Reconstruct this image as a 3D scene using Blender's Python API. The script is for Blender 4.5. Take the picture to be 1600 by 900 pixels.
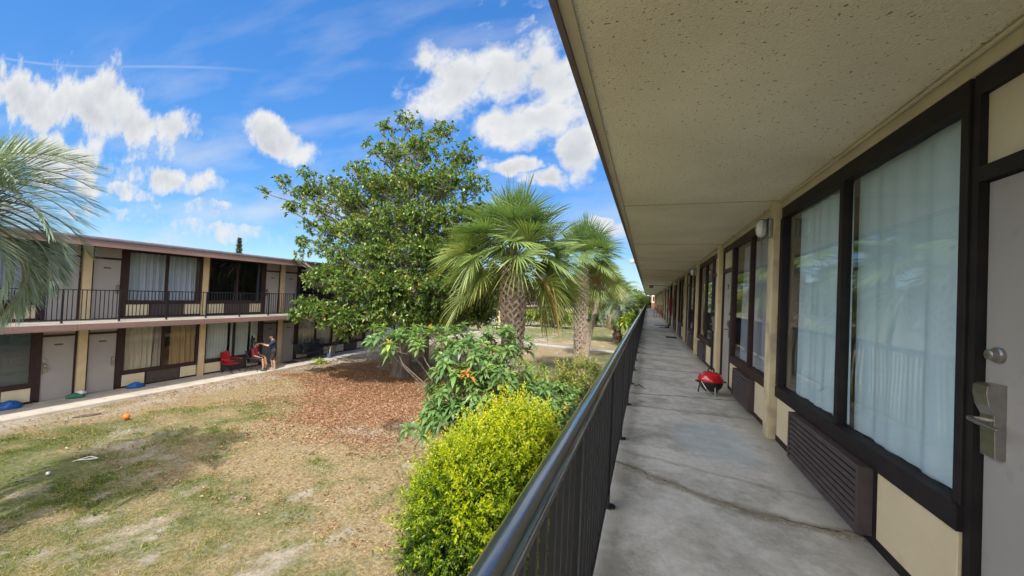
import bpy, bmesh, math, random
import numpy as np
from mathutils import Vector, Matrix

for o in list(bpy.data.objects): bpy.data.objects.remove(o, do_unlink=True)
S = bpy.context.scene
COL = S.collection
rng = np.random.default_rng(7)
random.seed(7)

# ------------------------------------------------------------------ camera
CZ = 4.14
Rv = np.array([0.94018674, 0.33765193, 0.04516717])
Fv = np.array([-0.33869894, 0.9407273, 0.01775312])
Uv = np.array([-0.03649562, -0.03198933, 0.99882168])
FPX = 589.95
cd = bpy.data.cameras.new('camera'); cam = bpy.data.objects.new('camera', cd); COL.objects.link(cam)
cd.sensor_width = 36; cd.lens = FPX/1600*36; cd.clip_start = 0.03; cd.clip_end = 5000
cam.matrix_world = Matrix(((Rv[0], Uv[0], -Fv[0], 0), (Rv[1], Uv[1], -Fv[1], 0), (Rv[2], Uv[2], -Fv[2], CZ), (0, 0, 0, 1)))
S.camera = cam
def ray(x, y): return Fv + Rv*(x-800)/FPX + Uv*(450-y)/FPX
def atY(x, y, Y): d = ray(x, y); P = d*(Y/d[1]); return np.array([P[0], P[1], P[2]+CZ])
def atX(x, y, X): d = ray(x, y); P = d*(X/d[0]); return np.array([P[0], P[1], P[2]+CZ])
def atZ(x, y, z): d = ray(x, y); P = d*((z-CZ)/d[2]); return np.array([P[0], P[1], z])

# ------------------------------------------------------------------ light
SUNV = Vector((0.27, -0.66, 1.0)).normalized()
S.view_settings.view_transform = 'Standard'; S.view_settings.look = 'None'
S.view_settings.gamma = 1; S.view_settings.use_curve_mapping = False
S.view_settings.exposure = 1.2
sl = bpy.data.lights.new('sun', 'SUN'); sl.energy = 2.4; sl.angle = math.radians(0.5); sl.color = (1, 0.95, 0.88)
so = bpy.data.objects.new('sun', sl); COL.objects.link(so)
so.rotation_euler = (-SUNV).to_track_quat('-Z', 'Y').to_euler()
W = bpy.data.worlds.new('World'); S.world = W; W.use_nodes = True
nt = W.node_tree; N = nt.nodes; L = nt.links
for n in list(N): N.remove(n)
def nd(t, **k):
    n = N.new(t)
    for a, b in k.items(): setattr(n, a, b)
    return n
def wm(op, a, b=None, clamp=False):
    n = nd('ShaderNodeMath', operation=op, use_clamp=clamp)
    for i, v in enumerate((a, b)):
        if v is None: continue
        if isinstance(v, (int, float)): n.inputs[i].default_value = v
        else: L.new(v, n.inputs[i])
    return n.outputs[0]
sky = nd('ShaderNodeTexSky', sky_type='NISHITA'); sky.sun_disc = False
sky.sun_elevation = math.asin(SUNV.z); sky.sun_rotation = math.atan2(SUNV.x, SUNV.y)
sky.air_density = 1.0; sky.dust_density = 0.35; sky.ozone_density = 2.5
hs = nd('ShaderNodeHueSaturation'); hs.inputs['Saturation'].default_value = 1.16; hs.inputs['Value'].default_value = .94
skm = nd('ShaderNodeMix', data_type='RGBA', blend_type='MULTIPLY'); skm.inputs[0].default_value = 1; elv = nd('ShaderNodeMapRange', interpolation_type='SMOOTHSTEP'); tc0 = nd('ShaderNodeTexCoord'); sp0 = nd('ShaderNodeSeparateXYZ'); L.new(tc0.outputs['Generated'], sp0.inputs[0]); L.new(sp0.outputs[2], elv.inputs[0]); elv.inputs[1].default_value = 0; elv.inputs[2].default_value = .62; elv.inputs[3].default_value = .58; elv.inputs[4].default_value = 1.0
lo_ = nd('ShaderNodeVectorMath', operation='SCALE'); L.new(sky.outputs[0], lo_.inputs[0]); L.new(elv.outputs[0], lo_.inputs['Scale'])
L.new(lo_.outputs[0], skm.inputs[6]); skm.inputs[7].default_value = (.74, .88, 1.05, 1)
L.new(skm.outputs[2], hs.inputs['Color'])
tc = nd('ShaderNodeTexCoord'); sep = nd('ShaderNodeSeparateXYZ'); L.new(tc.outputs['Generated'], sep.inputs[0])
yy = wm('MAXIMUM', sep.outputs[1], 0.04)
uu = wm('DIVIDE', sep.outputs[0], yy); vv = wm('DIVIDE', sep.outputs[2], yy)
cmb = nd('ShaderNodeCombineXYZ'); L.new(uu, cmb.inputs[0]); L.new(vv, cmb.inputs[1]); cmb.inputs[2].default_value = 1
def uvof(x, y): d = ray(x, y); return np.array([d[0]/d[1], d[2]/d[1]])
CL = [(40,150,120,42,14,1),(150,160,95,46,20,1),(225,200,85,32,12,1),(75,243,95,36,12,.95),(262,276,66,21,2,.95),
      (175,298,55,11,5,.8),(440,216,60,26,22,1),(690,130,52,50,0,1),(770,110,80,45,10,1),(850,120,62,60,0,1),(815,185,75,28,0,1),
      (920,240,46,32,20,1),(862,282,38,16,10,1),(812,254,30,14,0,.9),(760,45,36,9,0,.55),(120,215,110,20,14,.6),
      (840,15,70,16,8,.35),(330,360,90,14,3,.5),(200,340,90,10,4,.4),(440,378,40,10,0,.55),(640,60,0.1,0.1,0,0),
      (520,330,60,10,3,.35),(960,350,30,10,0,.4),(300,320,70,9,2,.4),(60,330,90,12,3,.5)]
wn = nd('ShaderNodeTexNoise'); wn.inputs['Scale'].default_value = 3.2; wn.inputs['Detail'].default_value = 5; wn.inputs['Roughness'].default_value = .6; L.new(cmb.outputs[0], wn.inputs['Vector'])
w1 = nd('ShaderNodeVectorMath', operation='SUBTRACT'); L.new(wn.outputs['Color'], w1.inputs[0]); w1.inputs[1].default_value = (.5, .5, .5)
w2 = nd('ShaderNodeVectorMath', operation='MULTIPLY'); L.new(w1.outputs[0], w2.inputs[0]); w2.inputs[1].default_value = (.5, .20, 0)
cmw = nd('ShaderNodeVectorMath', operation='ADD'); L.new(cmb.outputs[0], cmw.inputs[0]); L.new(w2.outputs[0], cmw.inputs[1])
dens = None
for (cx, cy, rx, ry, rot, w) in CL:
    if w == 0: continue
    r = math.radians(rot); c = uvof(cx, cy)
    a = uvof(cx+rx*1.22*math.cos(r), cy+rx*1.22*math.sin(r))-c; b = uvof(cx-ry*1.3*math.sin(r), cy+ry*1.3*math.cos(r))-c
    Mi = np.linalg.inv(np.array([a, b]).T); off = -Mi@c
    cc = nd('ShaderNodeCombineXYZ')
    for i in range(2):
        d = nd('ShaderNodeVectorMath', operation='DOT_PRODUCT'); L.new(cmw.outputs[0], d.inputs[0])
        d.inputs[1].default_value = (Mi[i, 0], Mi[i, 1], off[i]); L.new(d.outputs['Value'], cc.inputs[i])
    ln = nd('ShaderNodeVectorMath', operation='LENGTH'); L.new(cc.outputs[0], ln.inputs[0])
    m = wm('SUBTRACT', 1.0, ln.outputs['Value'])
    if w < .9: m = wm('MINIMUM', m, 0.32*w)
    dens = m if dens is None else wm('MAXIMUM', dens, m)
nz = nd('ShaderNodeTexNoise'); nz.inputs['Scale'].default_value = 4.2; nz.inputs['Detail'].default_value = 9; nz.inputs['Roughness'].default_value = .62
L.new(cmb.outputs[0], nz.inputs['Vector'])
nz2 = nd('ShaderNodeTexNoise'); nz2.inputs['Scale'].default_value = 3.0; nz2.inputs['Detail'].default_value = 6
mp = nd('ShaderNodeMapping'); mp.inputs['Scale'].default_value = (0.6, 2.4, 1); mp.inputs['Rotation'].default_value = (0, 0, .12)
L.new(cmb.outputs[0], mp.inputs[0]); L.new(mp.outputs[0], nz2.inputs['Vector'])
m = wm('ADD', dens, wm('MULTIPLY', wm('SUBTRACT', nz.outputs[0], .47), 2.5))
mr = nd('ShaderNodeMapRange', interpolation_type='SMOOTHSTEP'); L.new(m, mr.inputs[0]); mr.inputs[1].default_value = .02; mr.inputs[2].default_value = .62
# thin veil low in the sky
veil = nd('ShaderNodeMapRange'); L.new(nz2.outputs[0], veil.inputs[0]); veil.inputs[1].default_value = .45; veil.inputs[2].default_value = .8; veil.inputs[4].default_value = .75
vh = nd('ShaderNodeMapRange'); L.new(vv, vh.inputs[0]); vh.inputs[1].default_value = 1.3; vh.inputs[2].default_value = .15
vf = wm('MULTIPLY', veil.outputs[0], vh.outputs[0], True)
# contrail
ca, cb = uvof(0, 90), uvof(450, 121); dv = (cb-ca)/np.linalg.norm(cb-ca); nn = np.array([-dv[1], dv[0]])
d1 = nd('ShaderNodeVectorMath', operation='DOT_PRODUCT'); L.new(cmb.outputs[0], d1.inputs[0]); d1.inputs[1].default_value = (nn[0], nn[1], -float(nn@ca))
d2 = nd('ShaderNodeVectorMath', operation='DOT_PRODUCT'); L.new(cmb.outputs[0], d2.inputs[0]); d2.inputs[1].default_value = (dv[0], dv[1], -float(dv@ca))
wob = wm('MULTIPLY', wm('SINE', wm('MULTIPLY', d2.outputs['Value'], 2.4)), .018)
ct = wm('ABSOLUTE', wm('ADD', d1.outputs['Value'], wob))
ctm = nd('ShaderNodeMapRange', interpolation_type='SMOOTHSTEP'); L.new(ct, ctm.inputs[0]); ctm.inputs[1].default_value = .012; ctm.inputs[2].default_value = .0; ctm.inputs[4].default_value = .24
ctl = nd('ShaderNodeMapRange', interpolation_type='SMOOTHSTEP'); L.new(d2.outputs['Value'], ctl.inputs[0])
ctl.inputs[1].default_value = float(np.linalg.norm(cb-ca)); ctl.inputs[2].default_value = float(np.linalg.norm(cb-ca))*.7
ctf = wm('MULTIPLY', ctm.outputs[0], ctl.outputs[0])
tot = wm('MAXIMUM', wm('MAXIMUM', mr.outputs[0], vf), ctf)
fy = nd('ShaderNodeMapRange'); L.new(sep.outputs[1], fy.inputs[0]); fy.inputs[1].default_value = .04; fy.inputs[2].default_value = .12
tot = wm('MULTIPLY', tot, fy.outputs[0])
up = nd('ShaderNodeMapRange'); L.new(sep.outputs[2], up.inputs[0]); up.inputs[1].default_value = -.01; up.inputs[2].default_value = .03
tot = wm('MULTIPLY', tot, up.outputs[0])
# cloud colour: thick cores greyer
cr = nd('ShaderNodeMapRange', interpolation_type='SMOOTHSTEP'); L.new(wm('ADD', wm('MULTIPLY', dens, .9), wm('MULTIPLY', nz.outputs[0], 1.4)), cr.inputs[0])
cr.inputs[1].default_value = .85; cr.inputs[2].default_value = 1.6
nzs = nd('ShaderNodeTexNoise'); nzs.inputs['Scale'].default_value = 4.2; nzs.inputs['Detail'].default_value = 5; nzs.inputs['Roughness'].default_value = .5
ofs = nd('ShaderNodeVectorMath', operation='ADD'); L.new(cmb.outputs[0], ofs.inputs[0]); ofs.inputs[1].default_value = (.012, .045, 0); L.new(ofs.outputs[0], nzs.inputs['Vector'])
rel = wm('MULTIPLY', wm('SUBTRACT', nzs.outputs[0], nz.outputs[0]), 2.4)
crs = wm('ADD', wm('MULTIPLY', cr.outputs[0], .55), rel, True)
cmx = nd('ShaderNodeMix', data_type='RGBA'); L.new(crs, cmx.inputs[0])
cmx.inputs[6].default_value = (3.2, 3.25, 3.3, 1); cmx.inputs[7].default_value = (2.05, 2.18, 2.4, 1)
mx = nd('ShaderNodeMix', data_type='RGBA'); L.new(tot, mx.inputs[0]); L.new(hs.outputs[0], mx.inputs[6]); L.new(cmx.outputs[2], mx.inputs[7])
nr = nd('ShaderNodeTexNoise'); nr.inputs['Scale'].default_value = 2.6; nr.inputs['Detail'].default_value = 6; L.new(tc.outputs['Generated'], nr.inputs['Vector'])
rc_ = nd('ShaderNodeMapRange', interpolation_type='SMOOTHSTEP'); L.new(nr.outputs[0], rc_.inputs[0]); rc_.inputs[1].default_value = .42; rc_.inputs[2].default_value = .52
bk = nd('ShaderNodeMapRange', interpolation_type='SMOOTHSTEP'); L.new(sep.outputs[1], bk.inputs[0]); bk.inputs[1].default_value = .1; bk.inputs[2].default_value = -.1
mx2 = nd('ShaderNodeMix', data_type='RGBA'); L.new(wm('MULTIPLY', wm('MULTIPLY', rc_.outputs[0], bk.outputs[0]), up.outputs[0]), mx2.inputs[0]); L.new(mx.outputs[2], mx2.inputs[6]); mx2.inputs[7].default_value = (17, 16, 14.6, 1)  # very bright clouds added behind the camera to lighten the shaded walkway
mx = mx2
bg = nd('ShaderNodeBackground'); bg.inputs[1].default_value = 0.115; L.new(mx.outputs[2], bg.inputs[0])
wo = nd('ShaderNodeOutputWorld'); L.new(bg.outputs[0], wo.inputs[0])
try:
    S.cycles.max_bounces = 8; S.cycles.transparent_max_bounces = 12; S.cycles.diffuse_bounces = 4
    W.cycles.sampling_method = 'MANUAL'; W.cycles.sample_map_resolution = 512
except Exception: pass

# ------------------------------------------------------------------ helpers: materials
MATS = {}
def mat(name, c1, c2=None, scale=4, rough=.7, bump=0, bscale=None, metal=0, spec=.5, detail=6, stretch=None, coat=0, spots=None):
    if name in MATS: return MATS[name]
    m = bpy.data.materials.new(name); m.use_nodes = True; MATS[name] = m
    t = m.node_tree; p = t.nodes['Principled BSDF']
    p.inputs['Roughness'].default_value = rough; p.inputs['Metallic'].default_value = metal
    p.inputs['Specular IOR Level'].default_value = spec
    if coat: p.inputs['Coat Weight'].default_value = coat; p.inputs['Coat Roughness'].default_value = .08
    c2 = c2 or tuple(v*.8 for v in c1)
    tcn = t.nodes.new('ShaderNodeTexCoord'); mpn = t.nodes.new('ShaderNodeMapping'); t.links.new(tcn.outputs['Object'], mpn.inputs[0])
    if stretch: mpn.inputs['Scale'].default_value = stretch
    n = t.nodes.new('ShaderNodeTexNoise'); n.inputs['Scale'].default_value = scale; n.inputs['Detail'].default_value = detail; t.links.new(mpn.outputs[0], n.inputs['Vector'])
    r = t.nodes.new('ShaderNodeValToRGB'); t.links.new(n.outputs[0], r.inputs[0])
    r.color_ramp.elements[0].position = .32; r.color_ramp.elements[1].position = .68
    r.color_ramp.elements[0].color = (*c1, 1); r.color_ramp.elements[1].color = (*c2, 1)
    out = r.outputs[0]
    if spots:   # (scale, threshold, colour, width)
        v = t.nodes.new('ShaderNodeTexNoise'); v.inputs['Scale'].default_value = spots[0]; v.inputs['Detail'].default_value = 2; t.links.new(tcn.outputs['Object'], v.inputs['Vector'])
        k = t.nodes.new('ShaderNodeMapRange'); k.inputs[1].default_value = spots[1]; k.inputs[2].default_value = spots[1]+(spots[3] if len(spots) > 3 else .04); t.links.new(v.outputs[0], k.inputs[0])
        x = t.nodes.new('ShaderNodeMix'); x.data_type = 'RGBA'; t.links.new(k.outputs[0], x.inputs[0]); t.links.new(out, x.inputs[6]); x.inputs[7].default_value = (*spots[2], 1); out = x.outputs[2]
    t.links.new(out, p.inputs['Base Color'])
    if bump:
        bn = t.nodes.new('ShaderNodeTexNoise'); bn.inputs['Scale'].default_value = bscale or scale*6; bn.inputs['Detail'].default_value = 4; t.links.new(mpn.outputs[0], bn.inputs['Vector'])
        b = t.nodes.new('ShaderNodeBump'); b.inputs['Strength'].default_value = bump; b.inputs['Distance'].default_value = .02
        t.links.new(bn.outputs[0], b.inputs['Height']); t.links.new(b.outputs[0], p.inputs['Normal'])
    return m
def leafmat(name, stops, trans=.35, rough=.45, spec=.4):
    if name in MATS: return MATS[name]
    m = bpy.data.materials.new(name); m.use_nodes = True; MATS[name] = m
    t = m.node_tree; p = t.nodes['Principled BSDF']; o = t.nodes['Material Output']
    a = t.nodes.new('ShaderNodeAttribute'); a.attribute_name = 'rnd'
    r = t.nodes.new('ShaderNodeValToRGB'); t.links.new(a.outputs['Fac'], r.inputs[0])
    e = r.color_ramp.elements
    while len(e) < len(stops): e.new(.5)
    for i, (pos, c) in enumerate(stops): e[i].position = pos; e[i].color = (*c, 1)
    t.links.new(r.outputs[0], p.inputs['Base Color']); p.inputs['Roughness'].default_value = rough; p.inputs['Specular IOR Level'].default_value = spec
    tr = t.nodes.new('ShaderNodeBsdfTranslucent')
    g = t.nodes.new('ShaderNodeMix'); g.data_type = 'RGBA'; g.blend_type = 'MULTIPLY'; g.inputs[0].default_value = 1; t.links.new(r.outputs[0], g.inputs[6]); g.inputs[7].default_value = (1.5, 1.5, .7, 1)
    t.links.new(g.outputs[2], tr.inputs[0])
    x = t.nodes.new('ShaderNodeMixShader'); x.inputs[0].default_value = trans; t.links.new(p.outputs[0], x.inputs[1]); t.links.new(tr.outputs[0], x.inputs[2])
    t.links.new(x.outputs[0], o.inputs['Surface'])
    return m
def glassmat(name, tint=(.93, .96, .95), refl=1.0):
    m = bpy.data.materials.new(name); m.use_nodes = True; MATS[name] = m
    t = m.node_tree; o = t.nodes['Material Output']; t.nodes.remove(t.nodes['Principled BSDF'])
    tr = t.nodes.new('ShaderNodeBsdfTransparent'); tr.inputs[0].default_value = (*tint, 1)
    gl = t.nodes.new('ShaderNodeBsdfGlossy'); gl.inputs['Roughness'].default_value = .015
    bn = t.nodes.new('ShaderNodeTexNoise'); bn.inputs['Scale'].default_value = 1.4; bn.inputs['Detail'].default_value = 1
    tcn = t.nodes.new('ShaderNodeTexCoord'); t.links.new(tcn.outputs['Object'], bn.inputs['Vector'])
    b = t.nodes.new('ShaderNodeBump'); b.inputs['Strength'].default_value = .05; b.inputs['Distance'].default_value = .05; t.links.new(bn.outputs[0], b.inputs['Height']); t.links.new(b.outputs[0], gl.inputs['Normal'])
    lw = t.nodes.new('ShaderNodeLayerWeight'); lw.inputs[0].default_value = .5
    pw = t.nodes.new('ShaderNodeMath'); pw.operation = 'POWER'; t.links.new(lw.outputs['Facing'], pw.inputs[0]); pw.inputs[1].default_value = 4.5
    k = t.nodes.new('ShaderNodeMath'); k.operation = 'MULTIPLY_ADD'; k.use_clamp = True; t.links.new(pw.outputs[0], k.inputs[0]); k.inputs[1].default_value = .92*refl; k.inputs[2].default_value = .11*refl
    x = t.nodes.new('ShaderNodeMixShader'); t.links.new(k.outputs[0], x.inputs[0]); t.links.new(tr.outputs[0], x.inputs[1]); t.links.new(gl.outputs[0], x.inputs[2])
    t.links.new(x.outputs[0], o.inputs['Surface'])
    return m

# ------------------------------------------------------------------ helpers: meshes
def link(name, me, m=None, parent=None, smooth=False):
    o = bpy.data.objects.new(name, me); COL.objects.link(o)
    if m is not None: me.materials.append(m)
    if parent is not None: o.parent = parent
    if smooth:
        for p in me.polygons: p.use_smooth = True
    return o
def tag(o, label=None, cat=None, group=None, kind=None):
    if label: o['label'] = label
    if cat: o['category'] = cat
    if group: o['group'] = group
    if kind: o['kind'] = kind
    return o
def thing(name, label, cat, loc=(0, 0, 0), rz=0, group=None):
    o = bpy.data.objects.new(name, None); COL.objects.link(o); o.location = loc; o.rotation_euler = (0, 0, rz); o.empty_display_size = .1
    return tag(o, label, cat, group)
def copytree(o, parent=None):
    c = o.copy(); COL.objects.link(c); c.parent = parent
    for ch in list(o.children): copytree(ch, c)
    return c
class MB:
    def __init__(s): s.v = []; s.f = []
    def box(s, x0, x1, y0, y1, z0, z1):
        if x0 > x1: x0, x1 = x1, x0
        b = len(s.v)
        s.v += [(x0,y0,z0),(x1,y0,z0),(x1,y1,z0),(x0,y1,z0),(x0,y0,z1),(x1,y0,z1),(x1,y1,z1),(x0,y1,z1)]
        s.f += [(b,b+3,b+2,b+1),(b+4,b+5,b+6,b+7),(b,b+1,b+5,b+4),(b+1,b+2,b+6,b+5),(b+2,b+3,b+7,b+6),(b+3,b,b+4,b+7)]
        return s
    def quad(s, *p):
        b = len(s.v); s.v += [tuple(q) for q in p]; s.f.append(tuple(range(b, b+len(p)))); return s
    def tube(s, pts, rad, n=8, cap=True):
        pts = [Vector(p) for p in pts]
        if isinstance(rad, (int, float)): rad = [rad]*len(pts)
        b0 = len(s.v); prev = None
        for i, p in enumerate(pts):
            t = (pts[min(i+1, len(pts)-1)]-pts[max(i-1, 0)]).normalized()
            if prev is None:
                a = Vector((0, 0, 1)) if abs(t.z) < .9 else Vector((1, 0, 0))
                u = t.cross(a).normalized()
            else: u = (prev - t*prev.dot(t)).normalized()
            prev = u; w = t.cross(u)
            for k in range(n):
                an = 2*math.pi*k/n
                s.v.append(tuple(p+(u*math.cos(an)+w*math.sin(an))*rad[i]))
        for i in range(len(pts)-1):
            for k in range(n):
                a = b0+i*n+k; c = b0+i*n+(k+1) % n
                s.f.append((a, c, c+n, a+n))
        if cap:
            s.f.append(tuple(b0+k for k in reversed(range(n)))); s.f.append(tuple(b0+(len(pts)-1)*n+k for k in range(n)))
        return s
    def lathe(s, prof, c=(0, 0, 0), n=20, sc=(1, 1)):
        b0 = len(s.v)
        for (r, z) in prof:
            for k in range(n):
                a = 2*math.pi*k/n; s.v.append((c[0]+r*math.cos(a)*sc[0], c[1]+r*math.sin(a)*sc[1], c[2]+z))
        for i in range(len(prof)-1):
            for k in range(n):
                a = b0+i*n+k; c2 = b0+i*n+(k+1) % n
                s.f.append((a, c2, c2+n, a+n))
        s.f.append(tuple(b0+k for k in reversed(range(n)))); s.f.append(tuple(b0+(len(prof)-1)*n+k for k in range(n)))
        return s
    def extrude(s, prof, axis, a0, a1):   # prof = list of (p,q) ; axis 'y' -> (x,z) profile extruded along y
        n = len(prof); b = len(s.v)
        for a in (a0, a1):
            for (p, q) in prof:
                s.v.append({'y': (p, a, q), 'x': (a, p, q), 'z': (p, q, a)}[axis])
        for k in range(n): s.f.append((b+k, b+(k+1) % n, b+n+(k+1) % n, b+n+k))
        s.f.append(tuple(b+k for k in reversed(range(n)))); s.f.append(tuple(b+n+k for k in range(n)))
        return s
    def build(s, name, m, parent=None, smooth=False, bevel=0, xf=None):
        me = bpy.data.meshes.new(name); v = s.v
        if xf is not None: v = [tuple(xf @ Vector(p)) for p in v]
        me.from_pydata(v, [], s.f)
        bm = bmesh.new(); bm.from_mesh(me); bmesh.ops.recalc_face_normals(bm, faces=bm.faces)
        if bevel: bmesh.ops.bevel(bm, geom=[e for e in bm.edges if len(e.link_faces) == 2 and e.calc_face_angle(0) > .5], offset=bevel, segments=2, affect='EDGES', profile=.5)
        bm.to_mesh(me); bm.free(); me.update()
        o = link(name, me, m, parent, smooth)
        if smooth:
            try: me.set_sharp_from_angle(angle=math.radians(45))
            except Exception: pass
        return o
def npmesh(name, V, F, m, parent=None, rnd=None, smooth=False):
    V = np.asarray(V, dtype=np.float32); F = np.asarray(F, dtype=np.int32); k = F.shape[1]
    me = bpy.data.meshes.new(name); me.vertices.add(len(V)); me.vertices.foreach_set('co', V.ravel())
    me.loops.add(F.size); me.loops.foreach_set('vertex_index', F.ravel()); me.polygons.add(len(F))
    me.polygons.foreach_set('loop_start', np.arange(0, F.size, k, dtype=np.int32))
    if rnd is not None:
        a = me.attributes.new('rnd', 'FLOAT', 'POINT'); a.data.foreach_set('value', np.asarray(rnd, dtype=np.float32))
    me.update(calc_edges=True); me.validate()
    return link(name, me, m, parent, smooth)
def nrm(a): return a/np.maximum(np.linalg.norm(a, axis=-1, keepdims=True), 1e-9)
def leaves(P, D, Lh, Wd, rnd, fold=.25, droop=.15):
    """leaf = folded 6 vertex blade; P base points, D directions"""
    n = len(P); D = nrm(D)
    up = np.tile([0, 0, 1.], (n, 1))+rng.normal(0, .45, (n, 3)); side = nrm(np.cross(D, up)); nor = nrm(np.cross(side, D))
    Lh = np.broadcast_to(Lh, n)[:, None]; Wd = np.broadcast_to(Wd, n)[:, None]
    tip = P+D*Lh-np.array([0, 0, 1])*Lh*droop
    mid = P+D*Lh*.5+nor*Lh*.04
    l = mid+side*Wd*.5+nor*Wd*fold; r = mid-side*Wd*.5+nor*Wd*fold
    V = np.stack([P, l, tip, r, mid], 1).reshape(-1, 3)
    b = np.arange(n)[:, None]*5
    F = np.concatenate([b+[[0, 1, 4]], b+[[1, 2, 4]], b+[[0, 4, 3]], b+[[4, 2, 3]]], 1).reshape(-1, 3)
    return V, F, np.repeat(rnd, 5)
def rdir(n):
    return nrm(rng.normal(0, 1, (n, 3)))
def vnoise(x, y, seed=0):
    xi = np.floor(x).astype(np.int64); yi = np.floor(y).astype(np.int64); fx = x-xi; fy = y-yi
    fx = fx*fx*(3-2*fx); fy = fy*fy*(3-2*fy)
    def h(a, b):
        n = (a*374761393+b*668265263+seed*974634777) & 0xffffffff; n = ((n ^ (n >> 13))*1274126177) & 0xffffffff
        return ((n ^ (n >> 16)) & 0xffff)/65535.
    return (h(xi, yi)*(1-fx)+h(xi+1, yi)*fx)*(1-fy)+(h(xi, yi+1)*(1-fx)+h(xi+1, yi+1)*fx)*fy
def fbm(x, y, sc, oc=5, seed=0):
    s = 0; a = .5; t = 0
    for i in range(oc): s = s+a*vnoise(x*sc*2**i+i*17.3, y*sc*2**i+i*9.1, seed+i); t += a; a *= .55
    return s/t

# palette
M_frame = mat('dark bronze frame', (.010, .009, .0105), (.018, .014, .015), 8, .6, .05, spec=.2)
M_brown = mat('brown painted frame', (.04, .02, .019), (.026, .015, .015), 5, .6, .08, spec=.25)
M_cream = mat('cream painted panel', (.55, .48, .33), (.50, .43, .295), 3, .75, .12, 60, spots=(7, .60, (.36, .31, .22), .3))
M_col = mat('cream painted column', (.60, .49, .30), (.50, .41, .26), 2.5, .8, .15, 40, stretch=(1, 1, .4), spots=(3.5, .56, (.38, .31, .2), .25))
M_door2 = mat('taupe grey door paint', (.275, .268, .268), (.24, .234, .234), 1.5, .55, .08, 30, spots=(9, .62, (.2, .19, .19), .25))
M_door = mat('grey door paint', (.29, .272, .265), (.26, .243, .238), 1.5, .6, .05, 30)
M_soffit = mat('textured ceiling', (.83, .78, .64), (.68, .63, .50), .9, .95, 1.0, 90, spots=(42, .665, (.2, .16, .1)))
M_trim = mat('ceiling trim', (.46, .42, .31), (.38, .34, .25), 3, .8, .1)
M_fascia = mat('pink brown fascia', (.21, .13, .115), (.15, .095, .088), 2, .7, .1, stretch=(1, .3, 1))
M_roof = mat('weathered grey roof edge', (.10, .095, .12), (.07, .065, .085), 4, .7, .2)
M_black = mat('black rail paint', (.010, .011, .014), (.014, .015, .019), 20, .4, .05, spec=.3)
M_cap = mat('black handrail paint', (.02, .024, .035), (.03, .034, .045), 6, .22, .03, 40, spec=.9, coat=1)
M_cap.node_tree.nodes['Principled BSDF'].inputs['IOR'].default_value = 2.1
M_cap.node_tree.nodes['Principled BSDF'].inputs['IOR'].default_value = 2.0
M_ac = mat('dark louvre metal', (.05, .035, .035), (.07, .05, .05), 8, .55)
M_ac2 = mat('dusty louvre metal', (.065, .048, .05), (.042, .033, .036), 8, .6)
M_steel = mat('brushed steel', (.42, .40, .38), (.35, .33, .31), 30, .32, .03, metal=1)
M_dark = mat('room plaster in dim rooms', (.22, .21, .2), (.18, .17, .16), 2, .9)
M_carpet = mat('room carpet', (.08, .07, .065), (.06, .055, .05), 9, .95)
M_glass = glassmat('window glass')
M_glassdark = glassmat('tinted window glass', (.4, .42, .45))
M_bark = mat('grey bark', (.16, .13, .105), (.07, .055, .045), 7, .9, 1, 25, stretch=(1, 1, .15))
M_twig = mat('pale twig bark', (.3, .27, .24), (.2, .18, .16), 12, .9, .4)

# ------------------------------------------------------------------ ground
MG = (-11.2, 15.6)
PATHY = lambda x: 31.6+(x+6)*(-.045)+.25*np.sin(x*.35)
def masks(x, y):
    sand = fbm(x, y, .33, 5, 3); gr = fbm(x, y, .27, 5, 11); fine = fbm(x, y, 1.9, 3, 23)
    s = np.clip((sand*.5+fine*.5-.55)*7, 0, 1)*.85
    left = np.clip((-x-7.5)/6, 0, 1)*np.clip((13-y)/6, 0, 1)
    g = np.clip((gr*.75+fine*.25-.52+.13*left+.10*(y > 20)+.08*(y > 33))*7, 0, 1)
    d = np.sqrt(((x-MG[0]-.1)/1.15)**2+((y-MG[1]+2.3)*1.0)**2)
    li = np.clip((6.6+4.5*(fbm(x, y, .35, 4, 31)-.5)*2-d)/5.5, 0, 1)
    edge = np.clip((x+15.0)*-1.1, 0, 1)*np.clip(.45+sand, 0, 1)
    s = np.clip(np.maximum(s*(1-.6*left), edge*(fine*1.6-.2)), 0, 1); g = g*(1-s)*(1-li)
    return g, s, li
xs = np.arange(-16.95, -.10, .13); ys = np.concatenate([np.arange(-3, 24, .13), np.arange(24, 60, .35), np.arange(60, 121, 2)])
X, Y = np.meshgrid(xs, ys); g, s_, li = masks(X.ravel(), Y.ravel())
Zg = -.09+.05*(fbm(X.ravel(), Y.ravel(), .35, 3, 5)-.5)+.02*(fbm(X.ravel(), Y.ravel(), 2.2, 2, 6)-.5)-.0
V = np.stack([X.ravel(), Y.ravel(), Zg], 1)
nx, ny = len(xs), len(ys); i = np.arange(nx-1)[None, :]+np.arange(ny-1)[:, None]*nx; i = i.ravel()
F = np.stack([i, i+1, i+nx+1, i+nx], 1)
gm = bpy.data.materials.new('dry lawn'); gm.use_nodes = True; t = gm.node_tree; p = t.nodes['Principled BSDF']; p.inputs['Roughness'].default_value = .95; p.inputs['Specular IOR Level'].default_value = .15
lawn = npmesh('lawn_ground', V, F, gm, smooth=True); tag(lawn, kind='structure')
for nm, arr in (('grassm', g), ('sandm', s_), ('litterm', li)):
    a = lawn.data.attributes.new(nm, 'FLOAT', 'POINT'); a.data.foreach_set('value', arr.astype(np.float32))
def tn(ty, **k):
    n = t.nodes.new(ty)
    for a, b in k.items(): setattr(n, a, b)
    return n
tcn = tn('ShaderNodeTexCoord')
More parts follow.
